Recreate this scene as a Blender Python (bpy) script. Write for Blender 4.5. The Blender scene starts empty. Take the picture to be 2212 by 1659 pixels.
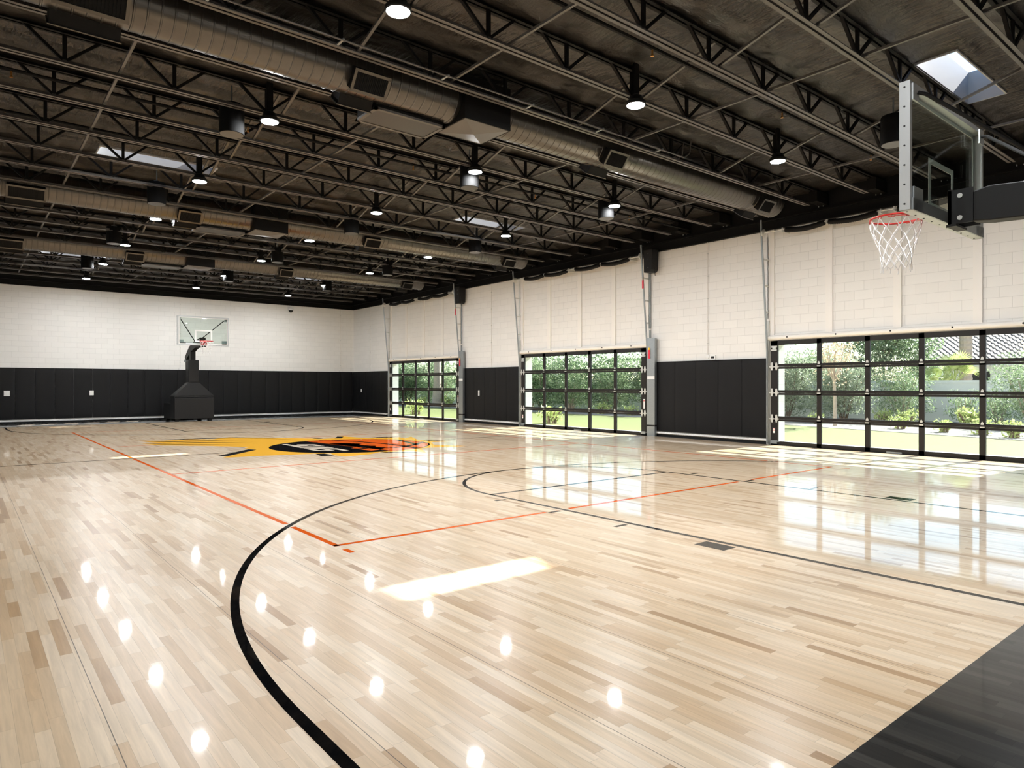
import bpy, bmesh, math, random
from mathutils import Vector, Matrix
random.seed(7)
PI = math.pi
scn = bpy.context.scene
COL = scn.collection

# ------------------------------------------------------------------ materials
def newmat(name):
    m = bpy.data.materials.new(name); m.use_nodes = True
    nt = m.node_tree
    return m, nt, nt.nodes['Principled BSDF'], nt.nodes['Material Output']

def N(nt, t, **kw):
    n = nt.nodes.new(t)
    for k, v in kw.items():
        setattr(n, k, v)
    return n

def math_node(nt, op, a, b=None, c=None):
    n = nt.nodes.new('ShaderNodeMath'); n.operation = op
    for i, v in enumerate((a, b, c)):
        if v is None: continue
        if isinstance(v, (int, float)): n.inputs[i].default_value = v
        else: nt.links.new(v, n.inputs[i])
    return n.outputs[0]

def simple(name, col, rough=0.5, metal=0.0, bump=0.0, bscale=30.0, var=0.0, coat=0.0, spec=0.5):
    m, nt, p, o = newmat(name)
    p.inputs['Base Color'].default_value = (*col, 1)
    p.inputs['Roughness'].default_value = rough
    p.inputs['Metallic'].default_value = metal
    p.inputs['Coat Weight'].default_value = coat
    p.inputs['Specular IOR Level'].default_value = spec
    tc = N(nt, 'ShaderNodeNewGeometry')
    nz = N(nt, 'ShaderNodeTexNoise'); nz.inputs['Scale'].default_value = bscale; nz.inputs['Detail'].default_value = 3
    nt.links.new(tc.outputs['Position'], nz.inputs['Vector'])
    if bump:
        b = N(nt, 'ShaderNodeBump'); b.inputs['Strength'].default_value = bump; b.inputs['Distance'].default_value = 0.01
        nt.links.new(nz.outputs['Fac'], b.inputs['Height']); nt.links.new(b.outputs['Normal'], p.inputs['Normal'])
    if var:
        mx = N(nt, 'ShaderNodeMix', data_type='RGBA')
        mx.inputs[6].default_value = (*[c * (1 - var) for c in col], 1)
        mx.inputs[7].default_value = (*[min(1, c * (1 + var)) for c in col], 1)
        nt.links.new(nz.outputs['Fac'], mx.inputs[0]); nt.links.new(mx.outputs[2], p.inputs['Base Color'])
    return m

def glass_mat(name, tint, refl=0.06):
    m = bpy.data.materials.new(name); m.use_nodes = True
    nt = m.node_tree; nt.nodes.clear()
    o = N(nt, 'ShaderNodeOutputMaterial')
    tr = N(nt, 'ShaderNodeBsdfTransparent'); tr.inputs[0].default_value = (*tint, 1)
    gl = N(nt, 'ShaderNodeBsdfGlossy'); gl.inputs['Roughness'].default_value = 0.01
    lw = N(nt, 'ShaderNodeLayerWeight'); lw.inputs[0].default_value = 0.5
    f5 = math_node(nt, 'MULTIPLY_ADD', math_node(nt, 'POWER', lw.outputs['Facing'], 5.0), 0.9, refl * 0.5)
    mx = N(nt, 'ShaderNodeMixShader')
    nt.links.new(f5, mx.inputs[0]); nt.links.new(tr.outputs[0], mx.inputs[1]); nt.links.new(gl.outputs[0], mx.inputs[2])
    nt.links.new(mx.outputs[0], o.inputs[0])
    return m

def gloss_floor(nt, p, strength=1.0):
    """low varnish waves: each board is a hair cupped, plus slow undulation"""
    g = N(nt, 'ShaderNodeNewGeometry'); s = N(nt, 'ShaderNodeSeparateXYZ')
    nt.links.new(g.outputs['Position'], s.inputs[0])
    cup = math_node(nt, 'PINGPONG', s.outputs['X'], 0.0285)
    cup = math_node(nt, 'MULTIPLY', cup, 0.0006)
    mp = N(nt, 'ShaderNodeMapping'); mp.inputs['Scale'].default_value = (24, 3.2, 1)
    nt.links.new(g.outputs['Position'], mp.inputs[0])
    nz = N(nt, 'ShaderNodeTexNoise'); nz.inputs['Scale'].default_value = 1.0; nz.inputs['Detail'].default_value = 1.5
    nt.links.new(mp.outputs[0], nz.inputs['Vector'])
    w = math_node(nt, 'MULTIPLY', nz.outputs['Fac'], 0.00007)
    h = math_node(nt, 'ADD', cup, w)
    b = N(nt, 'ShaderNodeBump'); b.inputs['Strength'].default_value = strength; b.inputs['Distance'].default_value = 1.0
    nt.links.new(h, b.inputs['Height'])
    nt.links.new(b.outputs['Normal'], p.inputs['Normal'])
    nt.links.new(b.outputs['Normal'], p.inputs['Coat Normal'])
    p.inputs['Roughness'].default_value = 0.30
    p.inputs['Specular IOR Level'].default_value = 0.15
    p.inputs['Coat Weight'].default_value = 0.62
    p.inputs['Coat Roughness'].default_value = 0.036
    p.inputs['Coat IOR'].default_value = 1.42
    return s

def floor_mat(name, ramp, grain=0.25, seam=0.35, spec=0.25):
    m, nt, p, o = newmat(name)
    s = gloss_floor(nt, p)
    p.inputs['Specular IOR Level'].default_value = spec
    px = math_node(nt, 'DIVIDE', s.outputs['X'], 0.057)
    ix = math_node(nt, 'FLOOR', px)
    wn = N(nt, 'ShaderNodeTexWhiteNoise', noise_dimensions='1D'); nt.links.new(ix, wn.inputs['W'])
    ln = math_node(nt, 'MULTIPLY_ADD', wn.outputs['Value'], 0.55, 0.35)
    off = math_node(nt, 'MULTIPLY', wn.outputs['Value'], 37.7)
    py = math_node(nt, 'DIVIDE', math_node(nt, 'ADD', s.outputs['Y'], off), ln)
    iy = math_node(nt, 'FLOOR', py)
    cb = N(nt, 'ShaderNodeCombineXYZ'); nt.links.new(ix, cb.inputs[0]); nt.links.new(iy, cb.inputs[1])
    w2 = N(nt, 'ShaderNodeTexWhiteNoise', noise_dimensions='2D'); nt.links.new(cb.outputs[0], w2.inputs['Vector'])
    cr = N(nt, 'ShaderNodeValToRGB'); e = cr.color_ramp.elements
    while len(e) < len(ramp): e.new(0.5)
    for i, (pos, c) in enumerate(ramp):
        e[i].position = pos; e[i].color = (*c, 1)
    nt.links.new(w2.outputs['Value'], cr.inputs[0])
    # grain stretched along the board
    g = N(nt, 'ShaderNodeNewGeometry')
    ad = N(nt, 'ShaderNodeVectorMath', operation='ADD'); nt.links.new(g.outputs['Position'], ad.inputs[0]); nt.links.new(w2.outputs['Color'], ad.inputs[1])
    mp = N(nt, 'ShaderNodeMapping'); mp.inputs['Scale'].default_value = (40, 2.5, 1); nt.links.new(ad.outputs[0], mp.inputs[0])
    nz = N(nt, 'ShaderNodeTexNoise'); nz.inputs['Scale'].default_value = 1; nz.inputs['Detail'].default_value = 5; nz.inputs['Roughness'].default_value = 0.6
    nz.inputs['Distortion'].default_value = 0.6
    nt.links.new(mp.outputs[0], nz.inputs['Vector'])
    gr = N(nt, 'ShaderNodeMapRange'); gr.inputs['From Min'].default_value = 0.3; gr.inputs['From Max'].default_value = 0.7
    gr.inputs['To Min'].default_value = 1 - grain; gr.inputs['To Max'].default_value = 1 + grain * 0.45
    nt.links.new(nz.outputs['Fac'], gr.inputs['Value'])
    # slits between boards, a wider one every 0.8 m
    fx = math_node(nt, 'FRACT', px); fy = math_node(nt, 'FRACT', py)
    ex = math_node(nt, 'LESS_THAN', math_node(nt, 'PINGPONG', fx, 0.5), 0.012)
    ey = math_node(nt, 'LESS_THAN', math_node(nt, 'MULTIPLY', math_node(nt, 'PINGPONG', fy, 0.5), ln), 0.0008)
    sx = math_node(nt, 'FRACT', math_node(nt, 'DIVIDE', math_node(nt, 'ADD', s.outputs['X'], 80 - 0.472), 0.8))
    es = math_node(nt, 'LESS_THAN', sx, 0.0045)
    edge = math_node(nt, 'MAXIMUM', math_node(nt, 'MULTIPLY', math_node(nt, 'MAXIMUM', ex, ey), seam), math_node(nt, 'MULTIPLY', es, 0.8))
    val = math_node(nt, 'MULTIPLY', gr.outputs[0], math_node(nt, 'SUBTRACT', 1.0, edge))
    mx = N(nt, 'ShaderNodeVectorMath', operation='SCALE'); nt.links.new(cr.outputs[0], mx.inputs[0]); nt.links.new(val, mx.inputs['Scale'])
    nt.links.new(mx.outputs[0], p.inputs['Base Color'])
    return m

def paint_mat(name, col):
    m, nt, p, o = newmat(name)
    gloss_floor(nt, p)
    p.inputs['Specular IOR Level'].default_value = 0.0
    p.inputs['Roughness'].default_value = 0.7
    p.inputs['Base Color'].default_value = (*col, 1)
    return m

def block_mat(name, col, axis):
    """painted concrete block; axis = horizontal wall axis"""
    m, nt, p, o = newmat(name)
    g = N(nt, 'ShaderNodeNewGeometry'); s = N(nt, 'ShaderNodeSeparateXYZ'); nt.links.new(g.outputs['Position'], s.inputs[0])
    cb = N(nt, 'ShaderNodeCombineXYZ'); nt.links.new(s.outputs[axis], cb.inputs[0]); nt.links.new(s.outputs['Z'], cb.inputs[1])
    br = N(nt, 'ShaderNodeTexBrick'); br.offset = 0.5
    br.inputs['Scale'].default_value = 1; br.inputs['Brick Width'].default_value = 0.4064; br.inputs['Row Height'].default_value = 0.2032
    br.inputs['Mortar Size'].default_value = 0.004; br.inputs['Mortar Smooth'].default_value = 0.4; br.inputs['Bias'].default_value = 0
    br.inputs['Color1'].default_value = (*col, 1); br.inputs['Color2'].default_value = (*[c * 0.965 for c in col], 1)
    br.inputs['Mortar'].default_value = (*[c * 0.80 for c in col], 1)
    nt.links.new(cb.outputs[0], br.inputs['Vector']); nt.links.new(br.outputs['Color'], p.inputs['Base Color'])
    nz = N(nt, 'ShaderNodeTexNoise'); nz.inputs['Scale'].default_value = 70; nz.inputs['Detail'].default_value = 3
    nt.links.new(g.outputs['Position'], nz.inputs['Vector'])
    h = math_node(nt, 'SUBTRACT', math_node(nt, 'MULTIPLY', nz.outputs['Fac'], 0.25), br.outputs['Fac'])
    b = N(nt, 'ShaderNodeBump'); b.inputs['Strength'].default_value = 0.6; b.inputs['Distance'].default_value = 0.004
    nt.links.new(h, b.inputs['Height']); nt.links.new(b.outputs['Normal'], p.inputs['Normal'])
    p.inputs['Roughness'].default_value = 0.6
    return m

def foil_mat():
    m, nt, p, o = newmat('black_insulation_foil')
    g = N(nt, 'ShaderNodeNewGeometry'); s = N(nt, 'ShaderNodeSeparateXYZ'); nt.links.new(g.outputs['Position'], s.inputs[0])
    def wr(scale, dist, det, rot=0.0):
        mp = N(nt, 'ShaderNodeMapping'); mp.inputs['Scale'].default_value = scale; mp.inputs['Rotation'].default_value = (0, 0, rot)
        nt.links.new(g.outputs['Position'], mp.inputs[0])
        n = N(nt, 'ShaderNodeTexNoise'); n.inputs['Scale'].default_value = 1; n.inputs['Detail'].default_value = det; n.inputs['Distortion'].default_value = dist
        nt.links.new(mp.outputs[0], n.inputs['Vector']); return n.outputs['Fac']
    # gathered creases next to each joist, smoother puffs in mid-bay
    t = math_node(nt, 'MULTIPLY', math_node(nt, 'PINGPONG', math_node(nt, 'ADD', math_node(nt, 'DIVIDE', math_node(nt, 'ADD', s.outputs['Y'], 49 - 6.12), 1.225), 0.5), 0.5), 2.0)
    near = math_node(nt, 'POWER', math_node(nt, 'SUBTRACT', 1.0, t), 2.5)
    cre = math_node(nt, 'MULTIPLY', math_node(nt, 'MULTIPLY', wr((13, 3.0, 3), 0.7, 4), near), 0.11)
    puf = math_node(nt, 'MULTIPLY', wr((1.3, 2.2, 1), 0.25, 2, 0.3), 0.11)
    fin = math_node(nt, 'MULTIPLY', wr((9, 22, 9), 2.0, 3, -0.4), 0.006)
    h = math_node(nt, 'ADD', math_node(nt, 'ADD', cre, puf), fin)
    b = N(nt, 'ShaderNodeBump'); b.inputs['Strength'].default_value = 1.0; b.inputs['Distance'].default_value = 1.0
    nt.links.new(h, b.inputs['Height']); nt.links.new(b.outputs['Normal'], p.inputs['Normal'])
    p.inputs['Base Color'].default_value = (0.064, 0.057, 0.050, 1)
    p.inputs['Metallic'].default_value = 0.7
    p.inputs['Roughness'].default_value = 0.40
    return m

def leaf_mat(name, c1, c2, trans=0.5):
    m, nt, p, o = newmat(name)
    g = N(nt, 'ShaderNodeNewGeometry')
    nz = N(nt, 'ShaderNodeTexWhiteNoise', noise_dimensions='3D')
    sn = N(nt, 'ShaderNodeVectorMath', operation='SNAP'); sn.inputs[1].default_value = (0.09, 0.09, 0.09)
    nt.links.new(g.outputs['Position'], sn.inputs[0]); nt.links.new(sn.outputs[0], nz.inputs['Vector'])
    mx = N(nt, 'ShaderNodeMix', data_type='RGBA'); mx.inputs[6].default_value = (*c1, 1); mx.inputs[7].default_value = (*c2, 1)
    nt.links.new(nz.outputs['Value'], mx.inputs[0]); nt.links.new(mx.outputs[2], p.inputs['Base Color'])
    p.inputs['Roughness'].default_value = 0.4
    t = N(nt, 'ShaderNodeBsdfTranslucent'); nt.links.new(mx.outputs[2], t.inputs[0])
    ms = N(nt, 'ShaderNodeMixShader'); ms.inputs[0].default_value = trans
    nt.links.new(p.outputs[0], ms.inputs[1]); nt.links.new(t.outputs[0], ms.inputs[2]); nt.links.new(ms.outputs[0], o.inputs[0])
    return m

def emit_mat(name, col, s):
    m = bpy.data.materials.new(name); m.use_nodes = True
    nt = m.node_tree; nt.nodes.clear()
    o = N(nt, 'ShaderNodeOutputMaterial'); e = N(nt, 'ShaderNodeEmission')
    e.inputs[0].default_value = (*col, 1); e.inputs[1].default_value = s
    nt.links.new(e.outputs[0], o.inputs[0]); return m

MAPLE = [(0.0, (0.40, 0.24, 0.115)), (0.03, (0.52, 0.345, 0.19)), (0.14, (0.64, 0.46, 0.285)), (0.45, (0.70, 0.53, 0.35)), (0.75, (0.74, 0.58, 0.40)), (1.0, (0.79, 0.645, 0.475))]
BLACKW = [(0.0, (0.012, 0.011, 0.010)), (0.5, (0.022, 0.021, 0.019)), (1.0, (0.04, 0.037, 0.033))]
M = dict(
    maple=floor_mat('maple_boards', MAPLE, 0.16, 0.30),
    black_floor=floor_mat('black_stained_boards', BLACKW, 0.3, 0.5, 0.06),
    p_black=paint_mat('black_court_paint', (0.004, 0.004, 0.0045)),
    p_orange=paint_mat('orange_court_paint', (0.62, 0.10, 0.012)),
    p_yellow=paint_mat('yellow_court_paint', (0.74, 0.385, 0.04)),
    p_cream=paint_mat('cream_court_paint', (0.62, 0.53, 0.42)),
    p_grey=paint_mat('grey_court_paint', (0.012, 0.012, 0.012)),
    wallY=block_mat('cream_block_side', (0.82, 0.805, 0.77), 'Y'),
    wallX=block_mat('cream_block_end', (0.82, 0.805, 0.77), 'X'),
    cream=simple('cream_paint', (0.83, 0.805, 0.76), 0.5, bump=0.1, bscale=60),
    blackwall=simple('black_painted_wall', (0.006, 0.006, 0.006), 0.7, spec=0.2),
    steel=simple('black_painted_steel', (0.006, 0.0055, 0.005), 0.6, spec=0.15),
    chord=simple('dark_brown_painted_steel', (0.088, 0.080, 0.071), 0.42),
    foil=foil_mat(),
    duct=simple('dark_painted_duct', (0.118, 0.108, 0.096), 0.30, metal=0.9),
    galv=simple('galvanised_steel', (0.33, 0.36, 0.37), 0.42, metal=0.75, var=0.12, bscale=25),
    galv_l=simple('pale_galvanised_steel', (0.62, 0.63, 0.60), 0.4, metal=0.5),
    alu=simple('satin_aluminium', (0.52, 0.54, 0.54), 0.35, metal=0.4),
    bronze=simple('dark_bronze_door_frame', (0.011, 0.009, 0.0075), 0.42, spec=0.35),
    vinyl=simple('black_vinyl_padding', (0.007, 0.007, 0.0075), 0.55, bump=0.15, bscale=9, spec=0.22),
    padgrey=simple('charcoal_vinyl_cover', (0.010, 0.010, 0.0105), 0.5, bump=0.06, bscale=6, spec=0.3),
    blackp=simple('black_plastic', (0.008, 0.008, 0.008), 0.55, spec=0.3),
    white=simple('white_paint', (0.85, 0.85, 0.83), 0.4),
    whitep=simple('white_plastic', (0.82, 0.82, 0.80), 0.35),
    red=simple('red_rim_paint', (0.50, 0.012, 0.008), 0.35),
    redtag=simple('red_tag', (0.7, 0.02, 0.05), 0.5),
    yellow=simple('yellow_tag', (0.9, 0.55, 0.03), 0.5),
    net=simple('white_net_cord', (0.88, 0.88, 0.87), 0.8),
    glass=glass_mat('door_glass', (0.93, 0.97, 0.95)),
    bglass=glass_mat('backboard_glass', (0.86, 0.91, 0.89)),
    dome=simple('milky_dome', (0.9, 0.9, 0.9), 0.3),
    curb=simple('grey_curb_paint', (0.42, 0.43, 0.44), 0.6),
    lens=emit_mat('lamp_lens_glow', (0.97, 0.985, 1.0), 850),
    brass=simple('brass', (0.8, 0.4, 0.12), 0.3, metal=0.8),
    drum=simple('matt_black_drum', (0.006, 0.006, 0.006), 0.85, spec=0.08),
    filt=simple('grey_filter_mesh', (0.035, 0.034, 0.032), 0.4, metal=0.2),
    concrete=simple('pale_concrete', (0.29, 0.28, 0.265), 0.8, var=0.05, bscale=3),
    lawn=simple('lawn_grass', (0.125, 0.142, 0.030), 0.9, bump=0.8, bscale=90, var=0.22),
    gravel=simple('desert_gravel', (0.23, 0.205, 0.18), 0.95, bump=1.0, bscale=9, var=0.45),
    gwall=simple('garden_wall_stucco', (0.86, 0.83, 0.78), 0.9, bump=0.3, bscale=20, var=0.04),
    bark=simple('pale_bark', (0.42, 0.33, 0.26), 0.9, bump=0.6, bscale=12, var=0.25),
    bark_d=simple('brown_bark', (0.16, 0.11, 0.075), 0.9, bump=0.6, bscale=14, var=0.3),
    tile=simple('clay_roof_tile', (0.29, 0.24, 0.215), 0.85, var=0.3, bscale=5),
    leaf_o=leaf_mat('oleander_leaf', (0.09, 0.16, 0.055), (0.40, 0.47, 0.28)),
    leaf_d=leaf_mat('dark_leaf', (0.035, 0.085, 0.032), (0.30, 0.38, 0.20)),
    leaf_g=leaf_mat('grey_green_leaf', (0.22, 0.27, 0.17), (0.46, 0.50, 0.36)),
    leaf_y=leaf_mat('yellow_green_leaf', (0.30, 0.38, 0.10), (0.52, 0.56, 0.24), 0.4),
    leaf_b=leaf_mat('orange_leaf', (0.48, 0.34, 0.20), (0.70, 0.56, 0.38), 0.4),
)
# sky-lit dome lets the sun through: clear acrylic
M['dome'] = glass_mat('skylight_acrylic', (0.95, 0.96, 0.97))

# ------------------------------------------------------------------ mesh builder
class MB:
    def __init__(s): s.v = []; s.f = []; s.m = []; s.mats = []
    def mi(s, mat):
        if mat is None: return 0
        if mat not in s.mats: s.mats.append(mat)
        return s.mats.index(mat)
    def add(s, vs, fs, mat=None):
        o = len(s.v); k = s.mi(mat); s.v += [tuple(v) for v in vs]
        for f in fs: s.f.append([o + i for i in f]); s.m.append(k)
    def box(s, x0, y0, z0, x1, y1, z1, mat=None):
        if x0 > x1: x0, x1 = x1, x0
        if y0 > y1: y0, y1 = y1, y0
        if z0 > z1: z0, z1 = z1, z0
        s.add([(x0,y0,z0),(x1,y0,z0),(x1,y1,z0),(x0,y1,z0),(x0,y0,z1),(x1,y0,z1),(x1,y1,z1),(x0,y1,z1)],
              [(3,2,1,0),(4,5,6,7),(0,1,5,4),(1,2,6,5),(2,3,7,6),(3,0,4,7)], mat); return s
    def bar(s, a, b, w, h=None, mat=None, up=(0,0,1)):
        a = Vector(a); b = Vector(b); d = (b - a)
        if d.length < 1e-6: return s
        d.normalize(); u = Vector(up)
        if abs(d.dot(u)) > 0.98: u = Vector((1,0,0))
        r = d.cross(u).normalized(); u = r.cross(d).normalized(); h = h or w
        r *= w / 2; u *= h / 2
        vs = [a-r-u, a+r-u, a+r+u, a-r+u, b-r-u, b+r-u, b+r+u, b-r+u]
        s.add(vs, [(3,2,1,0),(4,5,6,7),(0,1,5,4),(1,2,6,5),(2,3,7,6),(3,0,4,7)], mat); return s
    def tube(s, pts, r, n=8, cap=True, mat=None, closed=False):
        pts = [Vector(p) for p in pts]; rings = []
        rr = r if isinstance(r, (list, tuple)) else [r] * len(pts)
        prev = None
        L = len(pts)
        for i, p in enumerate(pts):
            if closed: d = pts[(i+1) % L] - pts[i-1]
            else: d = pts[min(i+1, L-1)] - pts[max(i-1, 0)]
            d.normalize()
            if prev is None:
                u = Vector((0,0,1)) if abs(d.z) < 0.9 else Vector((1,0,0))
                u = (u - d * u.dot(d)).normalized()
            else:
                u = (prev - d * prev.dot(d)).normalized()
            prev = u; w = d.cross(u)
            rings.append([p + (u * math.cos(2*PI*k/n) + w * math.sin(2*PI*k/n)) * rr[i] for k in range(n)])
        vs = [v for R in rings for v in R]; fs = []
        m = L if closed else L - 1
        for i in range(m):
            j = (i + 1) % L
            for k in range(n):
                fs.append((i*n+k, i*n+(k+1)%n, j*n+(k+1)%n, j*n+k))
        if cap and not closed:
            fs.append(tuple(reversed(range(n)))); fs.append(tuple((L-1)*n+k for k in range(n)))
        s.add(vs, fs, mat); return s
    def lathe(s, prof, c, n=24, mat=None):
        """prof: list of (r,z) around z axis at c"""
        vs = []; fs = []
        for r, z in prof:
            for k in range(n):
                a = 2*PI*k/n; vs.append((c[0]+r*math.cos(a), c[1]+r*math.sin(a), c[2]+z))
        for i in range(len(prof)-1):
            for k in range(n):
                fs.append((i*n+k, i*n+(k+1)%n, (i+1)*n+(k+1)%n, (i+1)*n+k))
        fs.append(tuple(reversed(range(n)))); fs.append(tuple((len(prof)-1)*n+k for k in range(n)))
        s.add(vs, fs, mat); return s
    def prism(s, poly, z0, z1, mat=None, plane='XY'):
        n = len(poly)
        def P(a, b, c):
            return {'XY': (a, b, c), 'XZ': (a, c, b), 'YZ': (c, a, b)}[plane]
        vs = [P(a, b, z0) for a, b in poly] + [P(a, b, z1) for a, b in poly]
        fs = [tuple(reversed(range(n))), tuple(range(n, 2*n))] + [(i, (i+1)%n, n+(i+1)%n, n+i) for i in range(n)]
        s.add(vs, fs, mat); return s
    def frustum(s, a, b, mat=None):
        """a, b: (x0,y0,x1,y1,z) rectangles"""
        vs = []
        for (x0,y0,x1,y1,z) in (a, b): vs += [(x0,y0,z),(x1,y0,z),(x1,y1,z),(x0,y1,z)]
        s.add(vs, [(3,2,1,0),(4,5,6,7),(0,1,5,4),(1,2,6,5),(2,3,7,6),(3,0,4,7)], mat); return s
    def build(s, name, mat=None, parent=None, smooth=False, bevel=0, loc=None, fixn=True):
        me = bpy.data.meshes.new(name); me.from_pydata(s.v, [], s.f)
        if mat is not None: s.mats = [mat] + [m for m in s.mats if m is not mat] if not s.mats else s.mats
        if s.mats:
            for m in s.mats: me.materials.append(m)
            if len(s.mats) > 1: me.polygons.foreach_set('material_index', s.m)
        me.update()
        if fixn and len(s.f) < 60000:
            bm = bmesh.new(); bm.from_mesh(me); bmesh.ops.recalc_face_normals(bm, faces=bm.faces); bm.to_mesh(me); bm.free()
        if smooth:
            me.polygons.foreach_set('use_smooth', [True] * len(me.polygons))
        o = bpy.data.objects.new(name, me); COL.objects.link(o)
        if parent: o.parent = parent
        if loc: o.location = loc
        if bevel:
            b = o.modifiers.new('b', 'BEVEL'); b.width = bevel; b.segments = 2; b.limit_method = 'ANGLE'
        if smooth and smooth != 'all':
            try:
                me.set_sharp_from_angle(angle=math.radians(40))
            except Exception: pass
        return o

def tag(o, label=None, cat=None, group=None, kind=None):
    if label: o['label'] = label
    if cat: o['category'] = cat
    if group: o['group'] = group
    if kind: o['kind'] = kind
    return o
def empty(name, loc=(0,0,0), rz=0, label=None, cat=None, group=None, kind=None):
    o = bpy.data.objects.new(name, None); COL.objects.link(o); o.location = loc; o.rotation_euler = (0,0,rz)
    o.empty_display_size = 0.2
    return tag(o, label, cat, group, kind)
def kids(o): return [c for c in bpy.data.objects if c.parent is o]
def copy_tree(o, parent=None, cache={}):
    c = o.copy(); COL.objects.link(c); c.parent = parent
    ch = list(o.children)
    for k in ch: copy_tree(k, c)
    return c
ORD = ['first','second','third','fourth','fifth','sixth','seventh','eighth','ninth','tenth','eleventh','twelfth','thirteenth','fourteenth','fifteenth','sixteenth','seventeenth','eighteenth','nineteenth','twentieth','twenty-first','twenty-second','twenty-third','twenty-fourth','twenty-fifth','twenty-sixth','twenty-seventh','twenty-eighth','twenty-ninth','thirtieth']

# ------------------------------------------------------------------ dimensions (metres); camera stands at x=0,y=0
XC, YB, YH = 7.108, 1.197, 14.725           # court centre line, near baseline, half-way line
YF = 2*YH - YB                               # far baseline
WX, FY, LX, NY = 15.0, 30.84, -1.7, -2.0     # door wall, far wall, left wall, near wall
ZW, ZR = 5.10, 5.72                          # top of cream paint, roof lining
J0, JS = 6.12, 1.225
JY = [J0 + JS*k for k in range(-6, 20)]
ZB = 5.30                                    # underside of joists
DOORS = [(3.15, 8.61), (12.40, 17.86), (21.62, 27.08)]   # y ranges, near to far
SKY = [(x0, y0) for y0 in (3.17, 14.18, 26.43) for x0 in (1.95, 9.97)]   # skylight corners
SKX, SKYL = 2.0, 0.47

# ------------------------------------------------------------------ floor and markings
fl = MB(); fl.box(LX-0.3, NY-0.3, -0.2, WX+0.3, FY+0.3, 0.0)
floor = tag(fl.build('floor', M['maple']), 'pale varnished maple gymnasium floor', kind='structure')
def mark(name, mb, mat, label=None):
    o = mb.build(name, mat, floor, fixn=True)
    if label: o['label'] = label
    return o
T1, T2, T3, T4 = 0.0005, 0.0008, 0.0011, 0.0014
b = MB(); b.box(LX, NY, 0, WX, YB, T1); mark('end_border', b, M['black_floor'], 'black stained boards behind the near baseline')
b = MB(); b.box(LX, YF, 0, WX, FY, T1); mark('end_border', b, M['black_floor'], 'black stained boards behind the far baseline')
b = MB(); b.box(WX-0.14, YB, 0, WX, YF, T1); b.box(LX, YB, 0, XC-7.9, YF, T1); mark('side_border', b, M['black_floor'], 'black strip along the side walls')
LW = 0.055
def ring(mb, cx, cy, r0, r1, a0, a1, z, n=96):
    vs = []; fs = []
    for i in range(n+1):
        a = a0 + (a1-a0)*i/n
        for r in (r0, r1): vs += [(cx+r*math.cos(a), cy+r*math.sin(a), 0), (cx+r*math.cos(a), cy+r*math.sin(a), z)]
    for i in range(n):
        k = i*4; fs += [(k+1,k+5,k+7,k+3),(k,k+4,k+5,k+1),(k+2,k+3,k+7,k+6)]
    mb.add(vs, fs)
def hl(mb, x0, x1, y, z, w=LW): mb.box(x0, y-w/2, 0, x1, y+w/2, z)
def vl(mb, x, y0, y1, z, w=LW): mb.box(x-w/2, y0, 0, x+w/2, y1, z)
for sgn, yb in ((1, YB), (-1, YF)):
    Y = lambda d: yb + sgn*d
    hoop = Y(1.60)
    m3 = MB(); R = 6.02
    a = (0, PI) if sgn > 0 else (PI, 2*PI)
    ring(m3, XC, hoop, R-LW, R, a[0], a[1], T2, 160)
    for s in (-1, 1): vl(m3, XC+s*(R-LW/2), min(yb, hoop), max(yb, hoop), T2)
    mark('three_point_line', m3, M['p_black'])
    k = MB()
    for s in (-1, 1):
        vl(k, XC+s*1.803, min(yb, Y(5.79)), max(yb, Y(5.79)), T2)
        for d in (3.40, 4.37, 5.35):
            x0 = XC+s*1.88; x1 = XC+s*2.05
            k.box(min(x0,x1), Y(d)-0.025, 0, max(x0,x1), Y(d)+0.025, T2)
        x0 = XC+s*1.875; x1 = XC+s*2.06
        k.box(min(x0,x1), min(Y(2.15),Y(2.45)), 0, max(x0,x1), max(Y(2.15),Y(2.45)), T2)
    hl(k, XC-1.828, XC+1.828, Y(5.765), T2)
    ring(k, XC, Y(5.79), 1.78, 1.83, a[0], a[1], T2, 72)
    mark('free_throw_lane', k, M['p_black'])
hm = MB(); hl(hm, LX+0.6, WX-0.14, YH, T2, 0.05); mark('half_court_line', hm, M['p_black'])
om = MB(); X0, X1, V0, V1 = XC-4.572, XC+4.572, YH-9.144, YH+9.144
GA = 0.09
def gaps(a, b, cuts):
    seg = []; p = a
    for c in sorted(cuts):
        if a < c < b: seg.append((p, c-GA)); p = c+GA
    seg.append((p, b)); return seg
rx = 6.02
def arcY(x, hoop, s): return hoop + s*math.sqrt(max(0, (rx-.025)**2-(x-XC)**2))
for x in (X0+0.025, X1-0.025):
    for a_, b_ in gaps(V0, V1, [arcY(x, YB+1.6, 1), arcY(x, YF-1.6, -1), YH]): vl(om, x, a_, b_, T2)
for y in (V0+0.025, V1-0.025):
    for a_, b_ in gaps(X0, X1, [XC-1.803, XC-1.98, XC+1.803, XC+1.98]): hl(om, a_, b_, y, T2)
for y in (YH-3.0, YH+3.0): hl(om, X0+0.05, X1-0.05, y, T2)
for x in (X0+0.025, X1-0.025):
    for y in (V0-0.22, V1+0.22): om.box(x-0.025, y-0.075, 0, x+0.025, y+0.075, T2)
mark('volleyball_line', om, M['p_orange'])
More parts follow.
